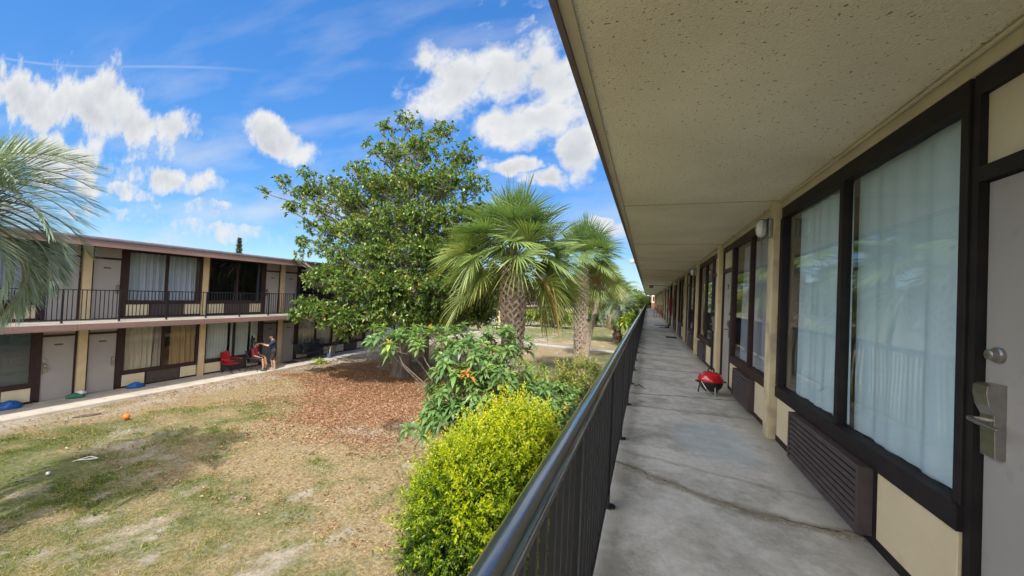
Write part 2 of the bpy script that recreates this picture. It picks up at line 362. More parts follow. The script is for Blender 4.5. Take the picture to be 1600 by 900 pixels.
def noise(sc, det=5, rough=.55):
    n = tn('ShaderNodeTexNoise'); n.inputs['Scale'].default_value = sc; n.inputs['Detail'].default_value = det; n.inputs['Roughness'].default_value = rough; t.links.new(tcn.outputs['Object'], n.inputs['Vector']); return n.outputs[0]
def ramp(fac, stops):
    r = tn('ShaderNodeValToRGB'); t.links.new(fac, r.inputs[0]); e = r.color_ramp.elements
    while len(e) < len(stops): e.new(.5)
    for i, (q, c) in enumerate(stops): e[i].position = q; e[i].color = (*c, 1)
    return r.outputs[0]
def mixc(f, a, b):
    x = tn('ShaderNodeMix', data_type='RGBA'); t.links.new(f, x.inputs[0]); t.links.new(a, x.inputs[6]); t.links.new(b, x.inputs[7]); return x.outputs[2]
def attr(nm): a = tn('ShaderNodeAttribute'); a.attribute_name = nm; return a.outputs['Fac']
def mth(op, a, b):
    n = tn('ShaderNodeMath', operation=op, use_clamp=True)
    for i, v in enumerate((a, b)):
        if isinstance(v, (int, float)): n.inputs[i].default_value = v
        else: t.links.new(v, n.inputs[i])
    return n.outputs[0]
n1 = noise(19, 9, .8); n2 = noise(7, 6, .6); n3 = noise(70, 3)
dry = ramp(n1, [(.34, (.085, .06, .03)), (.5, (.235, .175, .09)), (.66, (.42, .34, .22))])
grn = ramp(n1, [(.34, (.03, .042, .014)), (.5, (.10, .115, .038)), (.66, (.22, .21, .09))])
snd = ramp(n1, [(.3, (.24, .20, .165)), (.55, (.42, .37, .32)), (.75, (.53, .48, .42))])
v = tn('ShaderNodeTexVoronoi'); v.inputs['Scale'].default_value = 22; t.links.new(tcn.outputs['Object'], v.inputs['Vector'])
sepc = tn('ShaderNodeSeparateColor'); t.links.new(v.outputs['Color'], sepc.inputs[0])
lit = ramp(sepc.outputs[0], [(0, (.07, .04, .024)), (.4, (.19, .10, .052)), (.75, (.31, .175, .098)), (1, (.40, .30, .21))])
def soft(fac, w=.35):
    k = mth('ADD', fac, 0); m_ = tn('ShaderNodeMath', operation='MULTIPLY_ADD', use_clamp=True); sub = tn('ShaderNodeMath', operation='SUBTRACT'); t.links.new(n2, sub.inputs[0]); sub.inputs[1].default_value = .5
    t.links.new(sub.outputs[0], m_.inputs[0]); m_.inputs[1].default_value = w*4; t.links.new(fac, m_.inputs[2]); return m_.outputs[0]
c = mixc(soft(attr('grassm')), dry, grn); c = mixc(mth('MULTIPLY', soft(attr('sandm')), .9), c, snd)
n4 = noise(17, 4, .7)
lf = mth('GREATER_THAN', mth('ADD', attr('litterm'), mth('MULTIPLY', n4, .55)), .75)
c = mixc(lf, c, lit)
t.links.new(c, p.inputs['Base Color'])
b = tn('ShaderNodeBump'); b.inputs['Strength'].default_value = .9; b.inputs['Distance'].default_value = .03; t.links.new(n1, b.inputs['Height']); t.links.new(b.outputs[0], p.inputs['Normal'])
gfar = MB(); gfar.quad((-1500, -1500, -.16), (1500, -1500, -.16), (1500, 2500, -.16), (-1500, 2500, -.16))
tag(gfar.build('ground', mat('far grass', (.13, .14, .05), (.22, .19, .09), .5, .95)), kind='structure')

# grass blades, fallen leaves
def scatter(n, x0, x1, y0, y1, which, pw=1.):
    x = rng.uniform(x0, x1, n*6); yv = y0+(y1-y0)*rng.random(n*6)**1.35; g, s, l = masks(x, yv)
    w = {'g': g*.85+.12*(1-s)*(1-l), 'l': l**1.15*.8+.03}[which]; k = rng.random(len(x)) < w; return x[k][:n], yv[k][:n]
gx, gy = scatter(150000, -16.6, -1.2, .5, 20, 'g'); n = len(gx)
P = np.stack([gx, gy, np.full(n, -.10)], 1); D = np.stack([rng.normal(0, .8, n), rng.normal(0, .8, n), np.full(n, .8)], 1); D = nrm(D)
side = nrm(np.cross(D, rdir(n))); h = (rng.uniform(.02, .06, n)*(1+1.2*(fbm(gx, gy, 1.6, 3, 55) > .56)))[:, None]
V = np.stack([P-side*.006, P+side*.006, P+D*h], 1).reshape(-1, 3); F = np.arange(n*3).reshape(-1, 3)
gg, _, _ = masks(gx, gy); rr = np.clip(gg*.5+rng.random(n)*.5, 0, 1)
M_grass = leafmat('grass blades', [(0, (.42, .32, .15)), (.4, (.33, .28, .1)), (.7, (.13, .17, .03)), (1, (.07, .12, .02))], .3, .7, .2)
tag(npmesh('grass', V, F, M_grass, rnd=np.repeat(rr, 3)), 'patchy dry and green grass blades over the courtyard lawn', 'grass', kind='stuff')
gx, gy = scatter(34000, -16.9, -3, 5, 26, 'l'); n = len(gx)
D = np.stack([rng.normal(0, 1, n), rng.normal(0, 1, n), rng.normal(.1, .25, n)], 1)
V, F, R_ = leaves(np.stack([gx, gy, np.full(n, -.065)+rng.uniform(0, .03, n)], 1), D, rng.uniform(.04, .095, n), rng.uniform(.02, .042, n), rng.random(n), .2, .05)
M_litter = leafmat('fallen leaves', [(0, (.08, .04, .022)), (.4, (.235, .112, .052)), (.8, (.38, .20, .10)), (1, (.44, .32, .21))], .1, .7, .3)
tag(npmesh('fallen_leaves', V, F, M_litter, rnd=R_), 'brown fallen leaves strewn under the large broadleaf tree', 'fallen leaves', kind='stuff')

# low weeds in clusters
cx_ = rng.uniform(-15.8, -2.2, 420); cy_ = rng.uniform(2, 19, 420); cg, cs, cl_ = masks(cx_, cy_); kk = rng.random(420) < cg*.8+.18*(1-cl_); cx_, cy_ = cx_[kk], cy_[kk]
cx_ = np.concatenate([cx_, rng.normal(-10.6, .35, 30)]); cy_ = np.concatenate([cy_, rng.normal(4.4, .25, 30)]); nper = 26; m_c = len(cx_)
P = np.stack([np.repeat(cx_, nper)+rng.normal(0, .07, m_c*nper), np.repeat(cy_, nper)+rng.normal(0, .07, m_c*nper), np.full(m_c*nper, -.09)], 1); n = len(P)
D = np.stack([rng.normal(0, .8, n), rng.normal(0, .8, n), rng.uniform(.3, 1.2, n)], 1)
V, F, R_ = leaves(P, D, rng.uniform(.04, .10, n), rng.uniform(.012, .03, n), np.clip(np.repeat(rng.random(m_c), nper)*.7+.3*rng.random(n), 0, 1), .1, .2)
tag(npmesh('weeds', V, F, leafmat('low weeds', [(0, (.05, .08, .015)), (.5, (.11, .16, .03)), (1, (.24, .25, .08))], .3, .6, .3), rnd=R_), 'low green weed tufts dotted over the dry lawn', 'weeds', kind='stuff')

# paths
M_conc = mat('pale path concrete', (.50, .445, .37), (.38, .34, .285), 1.6, .9, .3, 30, spots=(5, .68, (.25, .23, .2)))
def slabpath(name, y0, y1, x0, x1, ztop, step=3.05):
    m_ = MB(); y = y0
    while y < y1:
        e = min(y+step-.018, y1); m_.box(x0, x1, y, e, ztop-.16, ztop); y += step
    m_.box(x0-.0, x1-.012, y0, y1, ztop-.2, ztop-.012)
    return tag(m_.build(name, M_conc, bevel=0), kind='structure')
slabpath('sidewalk', -7, 37.6, -18.4, -16.72, 0.0)
pm = MB(); px = np.linspace(-16.7, -.3, 30)
for a, b_ in zip(px[:-1], px[1:]):
    pm.quad((a, PATHY(a)-.5, -.035), (b_, PATHY(b_)-.5, -.035), (b_, PATHY(b_)+.5, -.035), (a, PATHY(a)+.5, -.035))
    pm.quad((a, PATHY(a)-.5, -.035), (a, PATHY(a)-.5, -.15), (b_, PATHY(b_)-.5, -.15), (b_, PATHY(b_)-.5, -.035))
tag(pm.build('path', mat('grey path concrete', (.36, .345, .33), (.29, .28, .27), 2, .9, .2)), kind='structure')

# ------------------------------------------------------------------ curtains
def curtain_mesh(y0, y1, z0, z1, folds, amp, x, seed=0, flare=0.0, ny=90, nz=8, gather=0):
    r = np.random.default_rng(seed); ph = r.uniform(0, 6, 4); a_ = np.linspace(0, 1, ny); b_ = np.linspace(0, 1, nz)
    A, B = np.meshgrid(a_, b_)
    wv = np.sin(A*folds*6.283+ph[0]+.8*np.sin(A*7+ph[1]))+.5*np.sin(A*folds*2.3*6.283+ph[2]+B)+.35*np.sin(A*folds*.4*6.28+ph[3]+B*2)
    Xc = x+wv*amp*(.6+.4*(1-B)); Yc = y0+(y1-y0)*A+flare*(1-B)*(A-.5)*(y1-y0)+gather*(np.sin(B*3.1)*.3)*(A-.5)
    Zc = z0+(z1-z0)*B-.012*(B == 1)*np.abs(np.sin(A*folds*3.14))
    V = np.stack([Xc.ravel(), Yc.ravel(), Zc.ravel()], 1); i = (np.arange(ny-1)[None, :]+np.arange(nz-1)[:, None]*ny).ravel()
    return V, np.stack([i, i+1, i+ny+1, i+ny], 1)
def cloth(name, c, tr=.35, weave=False):
    m = bpy.data.materials.new(name); m.use_nodes = True; t_ = m.node_tree; p_ = t_.nodes['Principled BSDF']; p_.inputs['Roughness'].default_value = .9; p_.inputs['Specular IOR Level'].default_value = .1
    n_ = t_.nodes.new('ShaderNodeTexNoise'); n_.inputs['Scale'].default_value = 3; tc_ = t_.nodes.new('ShaderNodeTexCoord'); t_.links.new(tc_.outputs['Object'], n_.inputs['Vector'])
    r_ = t_.nodes.new('ShaderNodeValToRGB'); r_.color_ramp.elements[0].color = (*[v*.88 for v in c], 1); r_.color_ramp.elements[1].color = (*c, 1); t_.links.new(n_.outputs[0], r_.inputs[0]); t_.links.new(r_.outputs[0], p_.inputs['Base Color'])
    T = t_.nodes.new('ShaderNodeBsdfTranslucent'); t_.links.new(r_.outputs[0], T.inputs[0]); x = t_.nodes.new('ShaderNodeMixShader'); x.inputs[0].default_value = tr
    t_.links.new(p_.outputs[0], x.inputs[1]); t_.links.new(T.outputs[0], x.inputs[2]); t_.links.new(x.outputs[0], t_.nodes['Material Output'].inputs['Surface']); return m
C_white = cloth('white curtain cloth', (.60, .80, .97), .2); C_blue = cloth('pale lilac curtain cloth', (.52, .56, .72)); C_tan = cloth('tan curtain cloth', (.48, .34, .19)); C_beige = cloth('beige curtain cloth', (.5, .46, .42))
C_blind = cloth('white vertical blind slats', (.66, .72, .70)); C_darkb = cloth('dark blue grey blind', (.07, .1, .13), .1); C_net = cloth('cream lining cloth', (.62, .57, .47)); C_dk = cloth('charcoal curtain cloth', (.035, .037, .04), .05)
def louvre(parent, X, s, y0, y1, z0, z1, m_, near):
    b_ = MB()
    if near:
        b_.box(X-s*.075, X+s*.03, y0, y0+.035, z0, z1); b_.box(X-s*.075, X+s*.03, y1-.035, y1, z0, z1)
        b_.box(X-s*.075, X+s*.03, y0+.035, y1-.035, z1-.02, z1); b_.box(X-s*.075, X+s*.03, y0+.035, y1-.035, z0, z0+.02); pass
        nl = 9
        for i in range(nl):
            z = z0+.03+(z1-z0-.06)*i/(nl-1)
            b_.extrude([(X-s*.074, z-.013), (X-s*.070, z-.014), (X-s*.054, z+.006), (X-s*.058, z+.008)], 'y', y0+.035, y1-.035)
    else:
        b_.box(X-s*.03, X+s*.03, y0, y1, z0, z1)
        for i in range(5):
            z = z0+.05+(z1-z0-.1)*i/4; b_.box(X-s*.042, X-s*.03, y0+.03, y1-.03, z-.012, z+.012)
    o = b_.build('air_conditioner', m_, parent)
    if near: MB().box(X-s*.044, X+s*.028, y0+.036, y1-.036, z0+.021, z1-.021).build('gap_shade_box', M_frame, o)  # near-black backing paints the shade in the gaps between slats
    return o
def bay(B, X, s, y0, y1, zf, zc, door_first, kind, near=False, frame=M_brown, detail=True, door_m=M_door, plate=True, glass=None):
    """one room front between two columns; s=+1 inward is +X, -1 inward is -X"""
    D = lambda d: X+s*d
    dw = .86 if near else .80
    H = zc-zf; zg0 = .62 if near else .65; zg1 = min(2.51 if near else 2.47, H-.1); zd = 2.12 if H > 2.5 else 2.08
    if door_first: d0, d1 = y0+.03, y0+.03+dw; w0, w1 = d1+.17, y1-.06; post = (d1, d1+.17)
    else: d0, d1 = y1-.03-dw, y1-.03; w0, w1 = y0+.06, d0-.17; post = (d0-.17, d0)
    if near: pw_ = .12 if y0 > 2 else .035
    if near and door_first: w0 = d1+pw_; post = (d1, w0)
    elif near: w1 = d0-pw_; post = (w1, d0)
    f = MB()   # window frame
    mh = .03 if near else .045
    f.box(D(-.01), D(.07), w0-.02, w1+.02, zf+zg1, zc-.10 if H > 2.5 else zc)
    f.box(D(-.025), D(.07), w0-.02, w1+.02, zf+.50, zf+zg0)
    f.box(D(-.012), D(.065), w0-.06 if not door_first else w0-.02, w0+.03, zf+zg0, zf+zg1); f.box(D(-.012), D(.065), w1-.03, w1+.06 if door_first else w1+.02, zf+zg0, zf+zg1)
    mid = (w0+w1)/2 if not near else w0+(w1-w0)*.475
    f.box(D(-.006), D(.06), mid-mh, mid+mh, zf+zg0, zf+zg1)
    f.box(D(.004), D(.06), w0-.06, w1+.06, zf+.0, zf+.07)
    f.box(D(.004), D(.06), post[0]+.01, post[1]-.01, zf+.07, zc-.10 if H > 2.5 else zc-.0)
    win = f.build('window', frame, B, bevel=.004 if near else 0)
    for (a, b_) in ((w0+.03, mid-mh), (mid+mh, w1-.03)):
        pn = MB(); pn.quad((D(.03), a, zf+zg0), (D(.03), b_, zf+zg0), (D(.03), b_, zf+zg1), (D(.03), a, zf+zg1)); pn.build('pane', glass or M_glass, win)
    def cur(y0, y1, m_, folds, amp, flare=0, z0=zg0-.05, z1=zg1, seed=0, d=.17, nz=8, gather=0):
        V, F = curtain_mesh(y0, y1, zf+z0, zf+z1, folds, amp, D(d), seed, flare, nz=nz, gather=gather); return npmesh('curtain', V, F, m_, win, smooth=True)
    if kind == 'sheer':
        a = .09 if near else .03
        cur(w0+.06, mid+.02, C_white, 3, .012, 0, .59, zg1+.05, 5, d=.13); cur(mid+.16, w1-.09, C_white, 3, .014, .03, .59, zg1+.03, 8, d=.13)
    elif kind == 'lilac': cur(w0+.05, mid+.25, C_blue, 6, .035, .0, seed=3, d=.2); cur(mid+.2, w1-.1, C_blue, 4, .03, .02, seed=4)
    elif kind == 'tan':
        cur(w0+.03, w0+.98, C_net, 5, .02, -.08, seed=1); cur(w0+1.0, w0+1.3, C_beige, 3, .03, .3, seed=2, d=.16); cur(mid+.32, w1-.02, C_tan, 4, .03, .03, seed=3)
    elif kind == 'blind':
        m_ = MB(); y = w0+.04; k = 0
        while y < w1-.06:
            k += 1
            if k not in (9, 17): m_.box(D(.13), D(.135), y, y+.112, zf+zg0+.0, zf+zg1-.02)
            y += .12
        m_.build('vertical_blind', C_blind, win)
    elif kind == 'darkblind': cur(w0, w1, C_darkb, 3, .006, seed=6, d=.1)
    elif kind == 'beige': cur(w0+.02, w1-.02, C_beige, 11, .035, 0, seed=7)
    elif kind == 'darkgap': cur(w0+.02, w1-.75, C_dk, 6, .03, seed=9, d=.25); cur(w1-.14, w1-.04, C_blue, 1, .02, .5, seed=10); cur(mid-.02, mid+.05, C_blue, 1, .01, 1.0, zg0-.05, 1.6, seed=12)
    elif kind == 'dark': cur(w0+.02, w1-.02, C_dk, 9, .03, seed=11, d=.25)
    # panels below, AC
    zp0, zp1 = zf+.075, zf+.495; ac0, ac1 = w0+(w1-w0)*.30, w0+(w1-w0)*.74
    if near and 1 < y0 < 2: ac0, ac1 = 3.12, 4.43
    for (a, b_) in ((w0-.0, ac0-.06), (ac1+.06, w1+.0)):
        MB().box(D(-.004), D(.05), a, b_, zp0, zp1).build('wall_panel', M_cream, B, bevel=.003 if near else 0)
    MB().box(D(.002), D(.05), ac0-.058, ac1+.058, zp0, zp1+.003).build('panel_surround', frame, B)
    louvre(B, X, s, ac0, ac1, zf+.055, zf+.49, M_ac2 if near else M_ac, near)
    # door
    fr = MB(); fr.box(D(.0), D(.08), d0-.03, d0+.03, zf, zc-(.1 if H > 2.5 else 0)); fr.box(D(.0), D(.08), d1-.03, d1+.0, zf, zc-(.1 if H > 2.5 else 0)); fr.box(D(.0), D(.08), d0+.03, d1-.03, zf+zd, zf+zd+.07)
    if H > 2.5: fr.box(D(.0), D(.08), d0+.03, d1-.03, zc-.2, zc-.1)
    dr = MB().box(D(.035), D(.075), d0+.034, d1-.034, zf+.012, zf+zd-.005).build('door', door_m, B, bevel=.003)
    fr.build('door_frame', frame, dr)
    MB().box(D(.03), D(.06), d0+.03, d1-.03, zf+zd+.07, zc-(.2 if H > 2.5 else .0)).build('transom_panel', M_trim if near else M_door, B)
    hs_ = 1 if not door_first else -1   # lock toward window side
    hy = d0+.034+.075 if hs_ > 0 else d1-.034-.075
    if detail:
        k = MB()
        body = [(D(.035), zf+.90), (D(-.0), zf+.90), (D(-.004), zf+1.08), (D(-.022), zf+1.12), (D(-.03), zf+1.17), (D(-.028), zf+1.205), (D(-.015), zf+1.215), (D(.035), zf+1.215)]
        k.extrude(body, 'y', hy-.038, hy+.038)
        k.tube([(D(-.0), hy, zf+1.055), (D(-.05), hy, zf+1.055)], .013, 12)
        k.extrude([(D(-.045), zf+1.048), (D(-.058), zf+1.048), (D(-.058), zf+1.064), (D(-.045), zf+1.064)], 'y', hy-.012, hy+.002) if False else None
        e = hs_*1
        k.tube([(D(-.05), hy-e*.015, zf+1.055), (D(-.062), hy+e*.04, zf+1.052), (D(-.055), hy+e*.14, zf+1.045)], [.012, .010, .008], 10)
        k.build('handle', M_steel, dr, bevel=.0015, smooth=False)
        q = MB(); q.tube([(D(.035), hy, zf+1.34), (D(.022), hy, zf+1.34), (D(.018), hy, zf+1.34), (D(-.004), hy, zf+1.34), (D(-.008), hy, zf+1.34)], [.034, .034, .026, .024, .018], 20); q.build('deadbolt', M_steel, dr, smooth=True)
    if plate:
        yc = (d0+d1)/2; MB().box(D(.031), D(.036), yc-.1, yc+.1, zf+1.79, zf+1.84).build('number_plate', MATS['plate'], dr)
    return dr
mat('plate', (.03, .03, .03), (.05, .05, .05), 10, .5)

# ------------------------------------------------------------------ near building
FL = 2.633; CE = 5.36; XW = 1.41; XC = 1.335
EDGE = -.262; RE = -.39
B1 = thing('motel_building', 'two storey motel wing on the right, its upper walkway running past dark framed windows', 'building')
ncol = [-2.35, 1.26, 5.08, 8.62, 12.25, 15.93]+[19.66+3.718*k for k in range(0, 18)]
yend = ncol[-1]+.22
M_walk = bpy.data.materials.new('stained walkway concrete'); M_walk.use_nodes = True; t = M_walk.node_tree; p = t.nodes['Principled BSDF']; p.inputs['Roughness'].default_value = .62; p.inputs['Specular IOR Level'].default_value = .35
tcn = tn('ShaderNodeTexCoord')
a1 = noise(1.6, 12, .74); a2 = noise(12, 10, .8); a3 = noise(60, 3, .6)
base = ramp(a1, [(.28, (.26, .25, .225)), (.42, (.46, .45, .42)), (.56, (.68, .67, .65)), (.75, (.46, .455, .43))])
fine = ramp(a2, [(.3, (.62, .62, .62)), (.7, (1.0, 1.0, 1.0))])
mm = tn('ShaderNodeMix', data_type='RGBA', blend_type='MULTIPLY'); mm.inputs[0].default_value = .8; t.links.new(base, mm.inputs[6]); t.links.new(fine, mm.inputs[7]); c = mm.outputs[2]
sp = tn('ShaderNodeSeparateXYZ'); t.links.new(tcn.outputs['Object'], sp.inputs[0]); SX, SY = sp.outputs[0], sp.outputs[1]
def m3(op, a, b=None, c3=None, clamp=False):
    n = tn('ShaderNodeMath', operation=op, use_clamp=clamp)
    for i, v_ in enumerate((a, b, c3)):
        if v_ is None: continue
        if isinstance(v_, (int, float)): n.inputs[i].default_value = v_
        else: t.links.new(v_, n.inputs[i])
    return n.outputs[0]
def rng_(v_, a, b, smooth=True):
    n = tn('ShaderNodeMapRange'); n.interpolation_type = 'SMOOTHSTEP' if smooth else 'LINEAR'; t.links.new(v_, n.inputs[0]); n.inputs[1].default_value = a; n.inputs[2].default_value = b; return n.outputs[0]
def const(col):
    n = tn('ShaderNodeRGB'); n.outputs[0].default_value = (*col, 1); return n.outputs[0]
# pale blue patch with a noisy edge
bx_ = m3('DIVIDE', m3('SUBTRACT', SX, .78), .5); by_ = m3('DIVIDE', m3('SUBTRACT', SY, 4.75), .85)
rad = m3('ADD', m3('ADD', m3('MULTIPLY', bx_, bx_), m3('MULTIPLY', by_, by_)), m3('MULTIPLY', m3('SUBTRACT', a1, .5), 2.2))
c = mixc(m3('MULTIPLY', rng_(rad, 1.1, .2), .55), c, const((.42, .50, .56)))
# darker brownish band near wall and rail foot, edge broken by noise
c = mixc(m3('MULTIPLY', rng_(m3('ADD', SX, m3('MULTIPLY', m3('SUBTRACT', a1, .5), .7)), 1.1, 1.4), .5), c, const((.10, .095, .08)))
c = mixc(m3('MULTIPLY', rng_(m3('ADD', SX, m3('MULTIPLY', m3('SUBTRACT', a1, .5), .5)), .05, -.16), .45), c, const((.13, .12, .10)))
w1_ = m3('MULTIPLY', m3('SUBTRACT', noise(2.6, 10, .68), .5), .30)
def crack(yc, slope, curve, wid, strength, c, colr):
    global t
    yy_ = m3('ADD', m3('ADD', m3('MULTIPLY', SX, slope), m3('MULTIPLY', m3('MULTIPLY', SX, SX), curve)), yc)
    d_ = m3('ABSOLUTE', m3('SUBTRACT', m3('ADD', SY, w1_), yy_)); return mixc(m3('MULTIPLY', rng_(d_, wid, wid*.25), strength), c, const(colr)), d_
c, _ = crack(3.55, -.55, .22, .10, .75, c, (.20, .17, .12))
c, dcr = crack(3.57, -.55, .22, .013, m3('MULTIPLY', rng_(noise(7, 4), .38, .52), .95), c, (.05, .042, .032))
c, _ = crack(3.52, -.55, .22, .03, m3('MULTIPLY', rng_(noise(45, 3), .52, .6), .8), c, (.50, .46, .38))
c, _ = crack(3.95, -.25, .05, .05, .3, c, (.16, .15, .12))
c, _ = crack(6.55, .15, .05, .035, .8, c, (.05, .045, .04)); c, _ = crack(5.75, .05, 0, .06, .35, c, (.14, .13, .1))
for yc in (9.0, 11.4, 14.3, 17.2, 20.5, 24, 27.5, 31, 35, 40, 46, 53, 60):
    c, _ = crack(yc, .06, 0, .05+.002*yc, .55, c, (.08, .075, .07))
sc_ = noise(38, 2); c = mixc(m3('MULTIPLY', rng_(sc_, .73, .76), .8), c, const((.05, .045, .04)))
t.links.new(c, p.inputs['Base Color'])
b = tn('ShaderNodeBump'); b.inputs['Strength'].default_value = .35; b.inputs['Distance'].default_value = .01; t.links.new(m3('ADD', a3, m3('MULTIPLY', a2, 1.5)), b.inputs['Height']); t.links.new(b.outputs[0], p.inputs['Normal'])
t.links.new(m3('ADD', m3('MULTIPLY', a2, .4), .35), p.inputs['Roughness'])
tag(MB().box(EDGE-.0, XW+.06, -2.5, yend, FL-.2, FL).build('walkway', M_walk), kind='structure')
MB().box(EDGE-.02, EDGE-.001, -2.5, yend, FL-.22, FL-.01).build('slab_fascia', M_fascia, B1)
# ceiling, roof
MB().box(RE, XW+.07, -2.5, yend+.3, CE, CE+.16).build('ceiling', M_soffit, B1)
rf = MB(); rf.box(RE-.03, 9, -2.5, yend+.4, CE+.161, CE+.30); rf.build('roof', M_roof, B1)
MB().box(RE-.028, RE-.001, -2.5, yend+.35, CE-.035, CE+.155).build('fascia', mat('dark fascia', (.10, .07, .075), (.14, .10, .10), 3, .6), B1)
MB().box(RE+.0, RE+.055, -2.5, yend+.3, CE-.018, CE-.001).build('drip_strip', M_trim, B1)
for y in ncol[1:14]: MB().box(RE+.06, XW-.03, y-.012, y+.012, CE-.006, CE-.0005).build('ceiling_seam', M_trim, B1)
MB().box(XW-.012, XW+.05, -2.5, yend, CE-.10, CE-.0015).build('wall_header', M_trim, B1)
cn = MB(); cn.tube([(XW-.028, -2.4, CE-.02), (XW-.028, yend, CE-.02)], .013, 8)
for y in np.arange(1.8, 30, 1.9): cn.box(XW-.05, XW-.012, y, y+.03, CE-.036, CE-.002)
cn.build('conduit', M_trim, B1, smooth=True)
M_col2 = mat('stained cream column', (.56, .47, .30), (.40, .34, .24), 3, .8, .25, 30, stretch=(1, 1, .5), spots=(4, .5, (.27, .23, .17), .25))
for k, y in enumerate(ncol):
    MB().box(XC, XW+.10, y, y+.19, FL+.001, CE-.002).build('column', M_col2 if k == 2 else M_col, B1, bevel=.006)
kinds = ['sheer', 'sheer', 'lilac', 'dark', 'sheer', 'beige', 'dark', 'lilac', 'sheer', 'dark']
protos = {}
for k in range(len(ncol)-1):
    y0, y1 = ncol[k]+.19, ncol[k+1]
    if k == 1: y0 = 1.48
    bay(B1, XW, 1, y0, y1, FL, CE, k % 2 == 1, kinds[k % 10] if k != 1 else 'sheer', near=True, frame=M_frame if k < 2 else M_brown, detail=k < 9, plate=(k > 4), door_m=M_door2)
# door digits on the second bay door
for o in list(B1.children):
    pass
rm = MB(); rm.box(3.4, 3.5, -2.5, yend, FL, CE)
for y in ncol: rm.box(XW+.11, 3.4, y+.03, y+.15, FL, CE)
rm.build('room_wall', M_dark, B1)
MB().box(XW+.071, 9, -2.5, yend, FL-.2, FL-.003).build('upper_floor', M_carpet, B1); MB().box(XW+.072, 9, -2.5, yend, CE+.001, CE+.16).build('room_ceiling', M_dark, B1)
MB().box(XW-.0, 9, -2.5, yend, -.1, FL-.202).build('lower_storey', M_cream, B1)
MB().box(3.501, 9, -2.45, yend-.01, FL, CE).build('rear_rooms', M_cream, B1)
tag(MB().box(-.2, 1.41, -2.5, yend, -.15, -.01).build('lower_walkway', M_conc), kind='structure')
# digits on door of the second bay (read 21 over 6 style small black characters)
def textpart(s_, size, loc, rot, m_, parent, name='number'):
    cu = bpy.data.curves.new(name, 'FONT'); cu.body = s_; cu.size = size; cu.extrude = .002; cu.align_x = 'CENTER'
    o = bpy.data.objects.new(name, cu); COL.objects.link(o); dg = bpy.context.evaluated_depsgraph_get()
    me = bpy.data.meshes.new_from_object(o.evaluated_get(dg)); bpy.data.objects.remove(o)
    q = link(name, me, m_, parent); q.location = loc; q.rotation_euler = rot; return q
doors = sorted([o for o in B1.children if o.name.startswith('door')], key=lambda o: min(v.co.y for v in o.data.vertices))
d2 = doors[2]; yc = sum(v.co.y for v in d2.data.vertices)/len(d2.data.vertices)
textpart('21', .13, (XW+.030, yc, FL+1.80), (math.pi/2, 0, -math.pi/2), MATS['plate'], d2); textpart('1', .11, (XW+.030, yc, FL+1.63), (math.pi/2, 0, -math.pi/2), MATS['plate'], d2)

# ------------------------------------------------------------------ railings
def railing(name, label, X, y0, y1, zf, side, cap, post0, pstep, bstep=.105, vis=None, grp=None, lugs=False):
    r = thing(name, label, 'railing', (X, y0, zf)); L_ = y1-y0
    if cap:
        prof = [(.034*math.cos(a), 1.045+.024*math.sin(a)*(1 if math.sin(a) > 0 else .55)) for a in np.linspace(0, 2*math.pi, 25)[:-1]]
        MB().extrude(prof, 'y', 0, L_).build('handrail', M_cap, r, smooth=True)
        MB().box(-.019, .019, 0, L_, .99, 1.033).build('top_channel', mat('worn rail paint', (.045, .045, .05), (.09, .085, .08), 15, .5, .1, stretch=(1, .2, 1)), r)
    else:
        MB().box(-.02, .02, 0, L_, 1.03, 1.06).build('handrail', M_black, r, bevel=.003)
    MB().box(-.014, .014, 0, L_, .085, .115).build('bottom_rail', M_black, r)
    ps = np.arange(post0-y0, L_, pstep)
    pme = MB(); pme.box(-.02, .02, -.02, .02, 0, .988 if cap else 1.029)
    pme.box(-.035, .035, -.035, .035, -.002, .012)
    if lugs: pme.box(.02, .06, -.018, .018, 0, .01); pme.tube([(.045, 0, .01), (.045, 0, .024)], .009, 6)
    P0 = None
    for k, y in enumerate(ps[:100]):
        if P0 is None: P0 = pme.build('post', M_black, r); o = P0
        else: o = P0.copy(); COL.objects.link(o)
        o.location = (0, y, .004)
    bs = [y for y in np.arange(.05, L_, bstep) if np.min(np.abs(ps-y)) > .045]
    if vis: bs = [y for y in bs if vis[0] <= y+y0 <= vis[1]]+[y for y in bs if not vis[0] <= y+y0 <= vis[1]]
    B0 = None; wobble = lambda: random.uniform(-.0015, .0015)
    for y in bs[:100]:
        if B0 is None: B0 = MB().box(-.0085, .0085, -.0085, .0085, .10, .989 if cap else 1.031).build('baluster', M_black, r); o = B0
        else: o = B0.copy(); COL.objects.link(o)
        o.location = (wobble(), y, 0)
    m_ = MB()
    for y in bs[100:]: m_.box(-.0085, .0085, y-.0085, y+.0085, .10, .989 if cap else 1.031)
    tag(m_.build('baluster_run', M_black, r), kind='stuff')
    return r
railing('metal_railing', 'black metal railing with rounded handrail along the near walkway', -.225, .02, yend, FL, 1, True, 1.43, 1.432, .098, (0.3, 10.5), lugs=True)
MB_ = None

